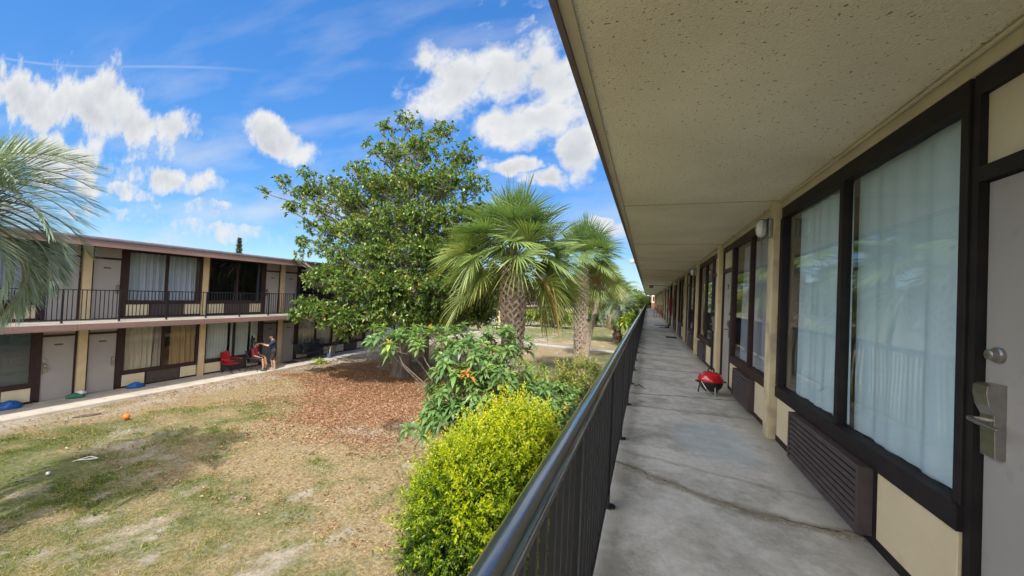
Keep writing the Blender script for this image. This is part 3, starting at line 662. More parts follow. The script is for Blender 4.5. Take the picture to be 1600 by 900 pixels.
# ------------------------------------------------------------------ left building
XL = -18.28; RL = -16.8
B2 = thing('motel_building', 'two storey motel wing across the lawn with cream columns and pink brown fascia', 'building', (0, 0, 0))
yl = [7.20+3.718*k for k in range(-4, 9)]; y0b, y1b = yl[0]-.2, yl[-1]+.22
ZC2 = 5.26; LC = 2.40
MB().box(XL-7, RL+.03, y0b, y1b, FL-.17, FL).build('upper_slab', mat('slab concrete', (.55, .5, .43), (.42, .38, .33), 2, .85, .1), B2)
fs = MB(); y = y0b
while y < y1b: fs.box(RL+.031, RL+.055, y, min(y+3.6, y1b), FL-.20, FL-.035); y += 3.61
fs.build('slab_fascia', M_fascia, B2)
MB().box(XL-7, RL+.02, y0b, y1b, FL-.23, FL-.172).build('lower_soffit', mat('lower soffit', (.45, .36, .29), (.38, .3, .25), 2, .9), B2)
MB().box(XL-7, RL-.02, y0b, y1b, ZC2, ZC2+.02).build('soffit', mat('upper soffit', (.47, .36, .28), (.4, .31, .25), 2, .9), B2)
MB().box(RL-.02, RL+.02, y0b-.2, y1b+.2, ZC2-.16, ZC2+.05).build('fascia', M_fascia, B2)
MB().extrude([(RL-.02, ZC2+.051), (RL+.05, ZC2+.051), (RL+.05, ZC2+.10), (RL+.0, ZC2+.15), (XL-7.2, ZC2+.36), (XL-7.2, ZC2+.03), (RL-.02, ZC2+.03)], 'y', y0b-.25, y1b+.25).build('roof', M_roof, B2)
Mc3 = mat('cream column facing the lawn', (.52, .41, .25), (.45, .35, .215), 2.5, .8, .1)
for y in yl:
    MB().box(XL+.07, XL-.1, y, y+.215, .0, FL-.23).build('column', Mc3, B2); MB().box(XL+.07, XL-.1, y, y+.215, FL, ZC2).build('column', Mc3, B2)
up = ['lilac', 'lilac', 'beige', 'lilac', 'lilac', 'dark', 'dark', 'lilac', 'sheer', 'beige', 'dark', 'lilac']
lo = ['beige', 'blind', 'lilac', 'darkblind', 'tan', 'blind', 'beige', 'dark', 'sheer', 'beige', 'blind', 'lilac']
up[4] = 'lilac'; up[5] = 'darkgap'
Mdk = mat('dark slate door paint', (.13, .13, .135), (.11, .11, .115), 2, .6)  # darker, cooler grey than the other doors
for k in range(len(yl)-1):
    y0, y1 = yl[k]+.215, yl[k+1]; df = (k-4) % 2 == 0
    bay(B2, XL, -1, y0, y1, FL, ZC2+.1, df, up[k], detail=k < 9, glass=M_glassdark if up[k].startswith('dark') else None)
    bay(B2, XL, -1, y0, y1, .0, LC, df, lo[k], detail=k < 9, door_m=Mdk if k == 5 else M_door)
rm = MB()
for z0, z1 in ((0, FL-.23), (FL+.001, ZC2)):
    rm.box(XL-2.6, XL-2.5, y0b, y1b, z0, z1)
    for y in yl: rm.box(XL-2.5, XL-.101, y+.03, y+.17, z0, z1)
rm.build('room_wall', M_dark, B2); MB().box(XL-7, XL-2.601, y0b+.01, y1b-.01, -.1, ZC2-.002).build('rear_wall', M_cream, B2)
MB().box(XL-7, XL-.075, y0b, y1b, -.1, -.003).build('ground_slab', M_carpet, B2)
railing('metal_railing', 'black railing of the upper walkway across the lawn', RL-.05, y0b, y1b, FL, -1, False, 6.25-1.34*8, 1.34, .105, (5.2, 15.8))
# second, farther building
B3 = thing('motel_building', 'far motel wing seen between the palm trunks beyond the footpath', 'building')
y0c, y1c = 47., 84.
MB().box(XL-7, RL+.05, y0c, y1c, FL-.22, FL).build('upper_slab', M_trim, B3); MB().box(XL-7, RL+.1, y0c, y1c, ZC2-.1, ZC2+.2).build('roof', M_roof, B3)
MB().box(XL-7, XL-.8, y0c, y1c, -.1, ZC2-.102).build('rear_wall', M_dark, B3)
for k in range(10):
    y = y0c+.1+k*4.0
    MB().box(XL+.07, XL-.79, y, y+.22, 0, FL-.22).build('column', Mc3, B3); MB().box(XL+.07, XL-.79, y, y+.22, FL, ZC2-.1).build('column', Mc3, B3)
    for z, kk in ((0, 1), (FL, 0)):
        MB().box(XL-.02, XL-.79, y+.22, y+4.0, z, z+.5).build('wall_panel', M_cream, B3); MB().box(XL-.02, XL-.06, y+.22, y+1.1, z+.5, z+2.1).build('door', M_door, B3)
        w = MB(); w.box(XL-.03, XL-.05, y+1.2, y+3.9, z+.5, z+2.2); w.build('window', M_glassdark if kk == 0 else C_blind, B3)
railing('metal_railing', 'distant black upper railing of the far wing beyond the footpath', RL-.03, y0c, y1c, FL, -1, False, y0c+.3, 1.4, .15)
slabpath('far_sidewalk', 44, 85, -18.3, -16.9, -.02)

# ------------------------------------------------------------------ vegetation
def limb(mb, a, b, r0, r1, bend=.12, n=6, sides=6):
    a = np.array(a, float); b = np.array(b, float); d = b-a; Lg = np.linalg.norm(d); off = rng.normal(0, bend*Lg, 3)*[1, 1, .5]
    ts = np.linspace(0, 1, n+1); pts = [a+d*t_+off*math.sin(t_*math.pi)*.6+rng.normal(0, .01*Lg, 3)*(0 < t_ < 1) for t_ in ts]
    mb.tube(pts, [r0+(r1-r0)*t_ for t_ in ts], sides); return pts
def broadleaf(name, label, base, clumps, trunk_r, fork_z, leafm, leaf=(.12, .19), lw=.42, twigs=85, per=7, group=None, barkm=None, inner=.25, cat='tree', rshift=0, vis=.4, droop=.15):
    """clumps: list of (centre xyz, radius, density)"""
    T = thing(name, label, cat, tuple(base), 0, group); base = np.array(base, float)
    mb = MB(); n = 14; pts = []; top = np.array([base[0]+.1, base[1]+.1, fork_z])
    b0 = len(mb.v); H_ = fork_z-base[2]
    rings = 9
    for i in range(rings):
        z = i/(rings-1); r = trunk_r*(1.25-.45*z+.35*math.exp(-z*9))
        for k in range(18):
            a = 2*math.pi*k/18; fl = 1+.09*math.sin(5*a+z*2)+.05*math.sin(9*a)
            mb.v.append((base[0]+(top[0]-base[0])*z+r*fl*math.cos(a), base[1]+(top[1]-base[1])*z+r*fl*math.sin(a), base[2]-.05+z*(H_+.05)))
    for i in range(rings-1):
        for k in range(18):
            a = b0+i*18+k; c_ = b0+i*18+(k+1) % 18; mb.f.append((a, c_, c_+18, a+18))
    tops = sorted(clumps, key=lambda c: -c[0][2]); zmax = tops[0][0][2]
    lead = [top]; nseg = 6
    apex = np.array([np.mean([c[0][0] for c in tops[:max(3, len(tops)//5)]]), np.mean([c[0][1] for c in tops[:max(3, len(tops)//5)]]), zmax-.3])
    for i in range(1, nseg+1): lead.append(top+(apex-top)*i/nseg+rng.normal(0, .12, 3)*(i < nseg))
    mb.tube(lead, [trunk_r*(.8-.72*i/nseg) for i in range(nseg+1)], 8)
    tw = MB(); LP = []; LD = []; LS = []; LR = []
    for (c, r, dn) in clumps:
        c = np.array(c, float); hz = np.clip((c[2]-1.0-np.linalg.norm(c[:2]-base[:2])*.35-fork_z)/(apex[2]-fork_z), 0, .85); j = hz*nseg; i0 = int(j); st = lead[i0]+(lead[min(i0+1, nseg)]-lead[i0])*(j-i0)
        lp = limb(mb, st, c-np.array([0, 0, r*.3]), trunk_r*(.30-.2*hz), .022, .10, 6, 5)
        nt_ = int(twigs*(dn if dn > .4 else dn*1.3)*(r/1.1)**2)
        u = rdir(nt_); u[:, 2] = np.abs(u[:, 2])*np.where(rng.random(nt_) < .72, 1, -1); rad_ = r*(inner+(1-inner)*rng.random(nt_)**.6)*(.85+.3*rng.random(nt_))
        ends = c+u*rad_[:, None]*np.array([1, 1, .8])
        lump = fbm(ends[:, 0]*1.7+ends[:, 2]*1.1, ends[:, 1]*1.7-ends[:, 2]*.6, 1., 3, 77)
        ends = ends[lump > .34]
        for e in ends[:int(len(ends)*vis)]:
            st2 = np.array(lp[rng.integers(3, 7)]); limb(tw, st2, e, .012, .005, .1, 2, 3)
        m_ = len(ends)
        for e in ends:
            ax = nrm((e-c)[None, :]+[[0, 0, .25*r]])[0]; ks = rng.integers(max(3, per-2), per+3)
            dd = nrm(ax[None, :]*.55+rng.normal(0, .62, (ks, 3))); LP.append(e-ax*rng.uniform(0, .10, (ks, 1))); LD.append(dd)
            LS.append(rng.uniform(leaf[0], leaf[1], ks)); LR.append(np.clip(rng.normal(.5, .22, ks)+rng.normal(0, .12)+rshift, 0, 1))
    mb.build('trunk', barkm or M_bark, T, smooth=True, xf=Matrix.Translation(-Vector(base))); tw.build('branches', M_twig, T, xf=Matrix.Translation(-Vector(base)))
    P = np.concatenate(LP); D = np.concatenate(LD); Ls = np.concatenate(LS); Rr = np.concatenate(LR)
    V, F, R_ = leaves(P-base, D, Ls, Ls*lw, Rr, .1, droop); npmesh('crown', V, F, leafm, T, rnd=R_); return T
M_mag = leafmat('magnolia leaves', [(0, (.026, .05, .018)), (.3, (.062, .115, .03)), (.55, (.115, .195, .042)), (.8, (.21, .30, .06)), (.96, (.32, .32, .08)), (1, (.36, .22, .08))], .3, .32, .55)
cl = []
EXTRA = [(455,325,14.4,.55,.8),(490,300,14.8,.7,.8),(520,360,14.2,.8,.9),(475,380,14,.5,.6),(530,300,15,.9,.8),(580,230,15.2,.6,.6),(530,430,13.2,.8,.9),(720,250,16.2,.9,.7)]
def ck(px, py, Yv, r, dn=1.0): cl.append((atY(px, py, Yv), r, dn*(.82 if py < 300 else 1.08 if py < 400 else 1.2 if py < 430 else 1.5)))
for a in [(640,190,15.6,.75,.6),(600,200,15.4,.6,.45),(690,205,16,.8,.65),(735,235,16.3,.75,.55),(665,235,15,1.1,.9),(610,245,15,.95,.8),(560,270,14.8,.9,.6),(520,285,14.8,.75,.5),(478,275,14.6,.65,.5),(443,285,14.6,.6,.45),(412,298,14.6,.42,.5),
          (470,305,14.6,.7,.5),(500,330,14.4,.85,.6),(545,318,14.4,1.1,.8),(595,300,14.2,1.2,1),(645,290,14.2,1.2,1),(700,285,15,1.2,1),(742,295,15.5,.9,.8),(745,340,15.6,.9,1),(560,365,14.,1.1,.9),(610,350,13.8,1.2,1.1),(660,345,14,1.2,1.1),(710,345,14.8,1.2,1.1),
          (480,355,14.4,.6,.4),(505,388,14,.7,.45),(470,400,14,.45,.3),(540,405,13.6,1.0,.9),(590,405,13.4,1.15,1.1),(640,400,13.6,1.2,1.1),(690,400,14.4,1.2,1.1),(735,395,15.4,1.,1),(505,435,13.2,.8,1),(545,450,13,1.0,1.2),(595,455,13,1.1,1.2),(645,450,13.4,1.1,1.2),(695,455,14.2,1.1,1.1),
          (482,480,12.8,.65,1.2),(465,492,12.8,.45,1.2),(515,490,12.6,.75,1.3),(550,500,12.6,.8,1.3),(590,495,12.9,.8,1.1),(640,495,13.6,.9,1),(690,495,14.6,.9,1),(745,490,15.5,.9,1),(540,520,12.6,.45,1.1),(740,450,15.5,1.0,1),(765,460,16.5,.9,1),
          (620,300,17.5,1.4,.8),(680,300,17.8,1.4,.8),(600,380,17.3,1.5,.9),(660,380,17.8,1.5,.9),(720,380,18,1.4,.9),(620,450,17.3,1.4,.9),(690,450,18,1.5,.9),(560,330,17,1.2,.6),(575,430,16.6,1.2,.8),(640,240,17.4,1.1,.7)]+EXTRA: ck(*a)
broadleaf('magnolia_tree', 'large open crowned broadleaf tree with glossy leaves standing in brown leaf litter on the lawn', (-11.16, 15.64, -.1), cl, .35, 2.9, M_mag, (.13, .21), .45, 270, 9, inner=.12, vis=.25)
cl = []
for a in [(690,470,17.6,1.0,.8),(650,480,18,1.1,.8),(720,490,18,1.1,.9),(760,485,18,.9,.9),(740,440,19,1.3,.8),(680,430,19,1.3,.7)]: ck(*a)
broadleaf('magnolia_tree', 'slimmer dark trunked tree standing close behind the large broadleaf tree', (-11.0, 17.2, -.1), cl, .22, 2.4, M_mag, (.15, .24), .45, 150, 9, inner=.12, vis=.25)

# fan palms -------------------------------------------------------
M_fan = leafmat('fan palm fronds', [(0, (.30, .19, .09)), (.12, (.42, .34, .13)), (.22, (.27, .32, .09)), (.5, (.15, .22, .07)), (.8, (.09, .16, .06)), (1, (.17, .25, .09))], .28, .42, .5)
M_fan2 = leafmat('yellow green fan fronds', [(0, (.26, .17, .07)), (.2, (.34, .32, .10)), (.5, (.15, .22, .05)), (1, (.09, .16, .05))], .3, .45, .4)
M_boot = mat('palm leaf boots', (.50, .41, .33), (.27, .21, .165), 6, .9, .6, 30)
M_core = mat('palm trunk core', (.24, .185, .145), (.15, .115, .09), 8, .95, .8, 30)
M_boot2 = mat('dark fibrous palm trunk', (.16, .11, .075), (.07, .05, .035), 8, .95, .8, 30)
M_pet = mat('palm stalk', (.20, .22, .08), (.13, .15, .05), 6, .5)
def fanpalm(label, base, trunk, crown_c, R, nf, seed=0, fm=None, pet=1.25, boots=True, fanr=1.15, old=.06, group='sabal palms on the lawn', name='fan_palm'):
    """trunk: list of (z, radius); crown_c: centre of frond origin"""
    r = np.random.default_rng(seed); T = thing(name, label, 'palm tree', tuple(base), 0, group); base = np.array(base, float)
    zt = trunk[-1][0]; lean = np.array(crown_c)[:2]-base[:2]
    def ctr(z): k = (z-base[2])/(zt-base[2]); return base[:2]+lean*k**1.2
    mb = MB(); mb.tube([(*(ctr(z)-base[:2]), z-base[2]) for z, _ in trunk], [q*.86 for _, q in trunk], 16)
    mb.build('trunk', M_core if boots else M_boot, T, smooth=True)
    if boots:
        bt = MB(); z = base[2]+.05; row = 0
        while z < zt+.15:
            rd = np.interp(z, [q[0] for q in trunk], [q[1] for q in trunk]); nb = 9; c_ = ctr(min(z, zt))-base[:2]
            for k in range(nb):
                a0 = 2*math.pi*(k+.5*(row % 2))/nb+r.normal(0, .05)
                if r.random() < .06: continue
                for sg in (-1, 1):
                    pts = []
                    ln = r.uniform(.8, 1.1)
                    for q in (0, .5, 1.0):
                        a = a0+sg*q*math.pi/nb*1.05; rr = rd*(.88+.16*q*ln); pts.append(Vector((c_[0]+rr*math.cos(a), c_[1]+rr*math.sin(a), z-base[2]+q*.26*ln)))
                    w = .042
                    for i in range(2):
                        p, q2 = pts[i], pts[i+1]; out = Vector((p.x-c_[0], p.y-c_[1], 0)).normalized(); dd = (q2-p).normalized(); sd = dd.cross(out).normalized()*w; th = out*.035
                        b_ = len(bt.v); bt.v += [tuple(p-sd-th), tuple(p+sd-th), tuple(p+sd+th*.3), tuple(p-sd+th*.3), tuple(q2-sd*.75-th), tuple(q2+sd*.75-th), tuple(q2+sd*.75+th*.3), tuple(q2-sd*.75+th*.3)]
                        bt.f += [(b_, b_+3, b_+2, b_+1), (b_+4, b_+5, b_+6, b_+7), (b_, b_+1, b_+5, b_+4), (b_+1, b_+2, b_+6, b_+5), (b_+2, b_+3, b_+7, b_+6), (b_+3, b_, b_+4, b_+7)]
            z += .135; row += 1
        bt.build('leaf_boots', M_boot, T)
    VV = []; FF = []; RR = []; nb_ = 0; pm_ = MB(); cc = np.array(crown_c, float)-base
    ga = 2.39996
    for k in range(nf):
        q = (k+.5)/nf; el = math.radians(86-98*q**1.1)+r.normal(0, .16); az = k*ga+r.normal(0, .2); age = q
        h_ = np.array([math.cos(az), math.sin(az), 0]); d0 = h_*math.cos(el)+np.array([0, 0, 1])*math.sin(el)
        if q > .7 and h_[0]*.35-h_[1]*.94 > .86: continue
        plen = pet*R/2.4*r.uniform(.65, 1.2); sag = .12+.35*math.cos(el)
        p0 = cc+np.array([0, 0, -.35*q]); pts = [p0+d0*plen*s_-np.array([0, 0, 1])*sag*plen*s_**2*.6 for s_ in (0, .33, .66, 1)]
        pm_.tube(pts, [.022, .017, .013, .010], 4)
        e = pts[-1]; dr = nrm((pts[-1]-pts[-2])[None])[0]; sd = nrm(np.cross(dr, [0, 0, 1])[None])[0]; up_ = np.cross(sd, dr)
        bb = .1+.55*q+r.normal(0, .3); dr, up_ = dr*math.cos(bb)-up_*math.sin(bb), up_*math.cos(bb)+dr*math.sin(bb); roll = r.normal(0, .45); sd, up_ = sd*math.cos(roll)+up_*math.sin(roll), up_*math.cos(roll)-sd*math.sin(roll)
        ns = 38; fr = fanr*R/2.4*r.uniform(.85, 1.12); col = 1-age+r.normal(0, .06)
        col = .25+.65*col
        if age > 1-old: col = r.uniform(0.02, .35)
        for j in range(ns):
            a = (j/(ns-1)-.5)*math.radians(235); a += r.normal(0, .012)
            dirn = dr*math.cos(a)+sd*math.sin(a)+up_*(.25*abs(math.sin(a))); dirn = nrm(dirn[None])[0]
            ll = fr*(.78+.22*math.cos(a))*r.uniform(.9, 1.06); st = e+dr*.12*math.cos(a*.5)
            ws = nrm(np.cross(dirn, up_)[None])[0]; wd = .046*R/2.4
            P_ = []
            tw_ = r.normal(0, .18)
            dz = (.08+.22*age)*ll
            for s_, w in ((0, .3), (.42, 1), (.72, .75), (1, .05)):
                c_ = st+dirn*ll*s_-np.array([0, 0, 1])*dz*max(0, s_-.3)**1.7*1.6-dr*0
                w_ = ws*math.cos(tw_*s_*3)+up_*math.sin(tw_*s_*3)
                P_ += [c_-w_*wd*w*.5+up_*wd*w*.25, c_+w_*wd*w*.5+up_*wd*w*.25*(-1)**j]
            b_ = nb_; VV += P_; nb_ += 8
            FF += [(b_, b_+1, b_+3, b_+2), (b_+2, b_+3, b_+5, b_+4), (b_+4, b_+5, b_+7, b_+6)]
            cj = np.clip(col+r.normal(0, .06), 0, 1)
            RR += [cj, cj, cj, cj, max(0, cj-.05), max(0, cj-.05), max(0, cj-.10), max(0, cj-.10)]
    pm_.build('frond_stalks', M_pet, T); npmesh('crown', VV, FF, fm or M_fan, T, rnd=RR)
    return T
fanpalm('stout crisscross trunked fan palm with the fullest green crown, nearest on the lawn', (-4.55, 13.2, -.1), [(-.1, .38), (.6, .32), (1.6, .36), (3.0, .46), (4.1, .51), (4.9, .42)], (-4.75, 13.2, 5.5), 3.05, 96, 3, pet=1.3, fanr=1.12)
fanpalm('second crisscross trunked fan palm, right behind the stoutest palm', (-3.3, 20.1, -.1), [(-.1, .33), (.5, .28), (1.5, .30), (3.2, .37), (4.5, .37), (5.3, .3)], (-3.3, 20.1, 6.1), 2.55, 52, 5, fanr=1.25)
fanpalm('slender smooth trunked yellow green fan palm farthest back of the three', (-3.95, 26.8, -.1), [(-.1, .24), (1, .2), (3, .19), (4.4, .2)], (-3.2, 26.8, 5.1), 2.3, 34, 8, fm=M_fan2, boots=False)
# feather palms ---------------------------------------------------
M_pindo = leafmat('blue grey feather fronds', [(0, (.5, .4, .24)), (.12, (.42, .40, .28)), (.25, (.24, .30, .22)), (.6, (.20, .265, .195)), (1, (.28, .35, .28))], .2, .5, .35)
M_pindo2 = leafmat('green feather fronds', [(0, (.35, .3, .12)), (.3, (.20, .26, .08)), (1, (.09, .16, .05))], .3, .5, .35)
def feather(label, base, trunk_r, cc, flen, nf, seed, m_=None, lift=.9, leafl=.5, wdt=.020, cat='palm tree', name='feather_palm', dead=3, azs=None, nl=46, group=None, bootm=None, rand=True):
    r = np.random.default_rng(seed); T = thing(name, label, cat, tuple(base), 0, group); base = np.array(base, float); cc = np.array(cc, float)-base
    mb = MB(); zt = cc[2]; mb.tube([(0, 0, -.05), (cc[0]*.3, cc[1]*.3, zt*.4), (cc[0]*.8, cc[1]*.8, zt*.8), tuple(cc)], [trunk_r*1.15, trunk_r*.95, trunk_r, trunk_r*.6], 14)
    for k in range(int(zt*55)):
        z = r.uniform(.1, zt*.98); a = r.uniform(0, 6.28); c_ = cc[:2]*(z/zt); o_ = Vector((math.cos(a), math.sin(a), 0)); p = Vector((c_[0], c_[1], z))+o_*trunk_r*.85
        mb.tube([p, p+o_*.12*trunk_r/.3+Vector((0, 0, .14))], [.045*trunk_r/.3, .015], 4)
    mb.build('trunk', bootm or M_boot2, T)
    VV = []; FF = []; RR = []; nb_ = 0; rc = MB()
    for k in range(nf):
        q = (k+.5)/nf; el = math.radians(82-95*q)+r.normal(0, .06); az = azs[k] if azs else k*2.39996+r.normal(0, .15)
        h_ = np.array([math.cos(az), math.sin(az), 0]); L_ = flen*r.uniform(.88, 1.1); isd = k >= nf-dead
        pts = []; p = cc.copy(); e_ = el; ns = 10
        for i in range(ns+1):
            pts.append(p.copy()); p = p+(h_*math.cos(e_)+np.array([0, 0, 1])*math.sin(e_))*L_/ns; e_ -= (1.75+.6*q)*lift/ns*(1+.6*i/ns)
        rc.tube(pts, [.020*(1-.8*i/ns)+.002 for i in range(ns+1)], 4)
        pts = np.array(pts); sd = np.cross(h_, [0, 0, 1])
        for j in range(nl):
            s_ = .16+.84*j/(nl-1); x = s_*ns; i0 = min(int(x), ns-1); c_ = pts[i0]+(pts[i0+1]-pts[i0])*(x-i0); tg = nrm((pts[i0+1]-pts[i0])[None])[0]; un = np.cross(sd, tg)
            un = un if un[2] > 0 or abs(un[2]) < .2 else -un
            for sg in (-1, 1):
                dn = nrm((tg*(.55+.6*s_)+sd*sg*(1.0-.35*s_)+np.cross(sd, tg)*(.55 if not isd else -.3)*-1*(-1)+r.normal(0, .09, 3))[None])[0]
                ll = leafl*(1-.55*abs(s_-.45)**1.3*1.6)*r.uniform(.88, 1.08); w = nrm(np.cross(dn, [0, 0, 1.])[None])[0]*wdt*.5
                g_ = .10 if not isd else .8
                VV += [c_-w*.5, c_+w*.5, c_+dn*ll*.5+w-[0, 0, ll*g_*.2], c_+dn*ll*.5-w-[0, 0, ll*g_*.2], c_+dn*ll-[0, 0, ll*g_], c_+dn*ll-[0, 0, ll*g_]+w*.2]
                FF += [(nb_, nb_+1, nb_+2, nb_+3), (nb_+3, nb_+2, nb_+5, nb_+4)]; nb_ += 6
                cj = np.clip((r.uniform(.3, 1)) if not isd else r.uniform(0, .12), 0, 1); RR += [cj]*6
    rc.build('frond_stalks', M_pindo_st, T); npmesh('crown', VV, FF, m_ or M_pindo, T, rnd=RR); return T
M_pindo_st = mat('pale frond stalk', (.30, .32, .22), (.22, .24, .16), 5, .6)
feather('blue grey feather palm leaning into view at the left edge, arching over the lawn', (-9.5, 2.0, -.1), .28, (-9.5, 2.05, 4.95), 1.98, 70, 21, dead=3, leafl=.55, nl=74, wdt=.017, lift=.8)
feather('stocky blue grey feather palm with shaggy dark trunk beside the far end of the rail', (-2.65, 38.65, -.1), .42, (-2.65, 38.65, 3.3), 2.7, 36, 22, leafl=.7, nl=36, wdt=.05)
feather('yellow green feather palm beyond the rail, its crown nearest to the walkway end', (-3.6, 58, -.1), .3, (-3.6, 58, 4.8), 3.6, 34, 23, m_=M_pindo2, leafl=.9, nl=30, wdt=.07, group='green palms beyond the lawn')
feather('taller yellow green feather palm behind the far fan palms', (-5.6, 66, -.1), .3, (-5.6, 66, 6.0), 3.4, 30, 24, m_=M_pindo2, leafl=.9, nl=26, wdt=.08, group='green palms beyond the lawn')
feather('low green feather palm at the end of the lawn by the walkway', (-1.9, 74, -.1), .3, (-1.9, 74, 4.0), 3.2, 28, 25, m_=M_pindo2, leafl=.9, nl=26, wdt=.08, group='green palms beyond the lawn')

# golden shrub ------------------------------------------------------
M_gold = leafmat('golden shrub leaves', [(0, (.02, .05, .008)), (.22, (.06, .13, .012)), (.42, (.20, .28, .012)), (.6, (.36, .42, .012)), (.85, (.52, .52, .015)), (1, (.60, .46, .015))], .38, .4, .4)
def sprigbush(name, label, centres, nsp, m_, L_=(.03, .05), lw=.42, sp=.16, k=11, base=None, seed=0, top=.9, cat='shrub', group=None, zb=.1):
    """centres: list of (x,y,z,rx,ry,rz)"""
    r = np.random.default_rng(seed); T = thing(name, label, cat, tuple(base), 0, group); base = np.array(base)
    LP = []; LD = []; LS = []; LR = []; st = MB(); zt = max(c[2]+c[5] for c in centres)
    vol = np.array([c[3]*c[5] for c in centres]); cnt = (nsp*vol/vol.sum()).astype(int)
    for c, n in zip(centres, cnt):
        u = nrm(r.normal(0, 1, (n, 3))); u[:, 2] = np.where(r.random(n) < .7, np.abs(u[:, 2]), u[:, 2]); rad = .62+.38*r.random(n)**.5
        lump = fbm(u[:, 0]*3+u[:, 2]*2+c[0], u[:, 1]*3-u[:, 2]+c[1], 1.3, 3, 41+seed)
        rad = rad*(.58+.78*lump)+(r.random(n) < .14)*r.uniform(0, .32, n)
        E = np.array(c[:3])+u*rad[:, None]*np.array(c[3:6]); ok = E[:, 2] > zb; E = E[ok]; u = u[ok]; rad = rad[ok]; lump = lump[ok]
        for e, d, rr, lm in zip(E, u, rad, lump):
            ax = nrm((d*.8+np.array([0, 0, .5])+r.normal(0, .3, 3))[None])[0]; sl_ = sp*r.uniform(.6, 1.2)
            s_ = np.linspace(0, 1, k); ph = r.uniform(0, 6.28); a1_ = nrm(np.cross(ax, [.3, .2, 1.])[None])[0]; a2_ = np.cross(ax, a1_)
            an = ph+np.arange(k)*2.4
            dd = ax*(.35+.6*s_[:, None])+(a1_*np.cos(an)[:, None]+a2_*np.sin(an)[:, None])*(1-.4*s_[:, None])
            LP.append(e+ax*sl_*s_[:, None]); LD.append(dd); LS.append(r.uniform(L_[0], L_[1], k)*(1.1-.4*s_))
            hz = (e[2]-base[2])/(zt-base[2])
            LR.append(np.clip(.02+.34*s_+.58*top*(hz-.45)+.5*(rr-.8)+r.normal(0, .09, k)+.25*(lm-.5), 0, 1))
        for i in range(max(4, n//60)):
            j = r.integers(len(E)); st.tube([base+r.normal(0, .08, 3)*[1, 1, 0], base*.35+E[j]*.65+r.normal(0, .06, 3)-[0, 0, .1], E[j]], [.016, .01, .005], 4)
    st.build('stems', M_bark, T, xf=Matrix.Translation(-Vector(base)))
    P = np.concatenate(LP); D = np.concatenate(LD); Ls = np.concatenate(LS); V, F, R_ = leaves(P-base, D, Ls, Ls*lw, np.concatenate(LR), .15, .1)
    npmesh('foliage', V, F, m_, T, rnd=R_); return T
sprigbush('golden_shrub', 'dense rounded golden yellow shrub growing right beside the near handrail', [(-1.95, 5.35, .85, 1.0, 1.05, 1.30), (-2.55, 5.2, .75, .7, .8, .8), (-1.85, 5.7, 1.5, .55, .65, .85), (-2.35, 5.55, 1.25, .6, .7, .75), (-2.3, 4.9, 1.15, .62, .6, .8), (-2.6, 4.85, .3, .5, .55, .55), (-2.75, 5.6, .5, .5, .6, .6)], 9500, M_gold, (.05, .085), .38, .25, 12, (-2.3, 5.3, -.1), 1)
M_crot = leafmat('variegated shrub leaves', [(0, (.04, .07, .015)), (.4, (.12, .17, .03)), (.62, (.42, .40, .08)), (.9, (.6, .52, .2)), (1, (.6, .35, .12))], .3, .4, .4)
sprigbush('variegated_shrub', 'small leaved yellow and green variegated shrub in front of the second palm', [(-1.75, 11.2, 1.5, .75, .9, .75), (-2.3, 10.7, 1.0, .8, .8, .8), (-1.5, 10.0, 1.2, .6, .8, .7)], 1500, M_crot, (.05, .08), .5, .2, 10, (-1.9, 10.8, -.1), 2, top=.6)

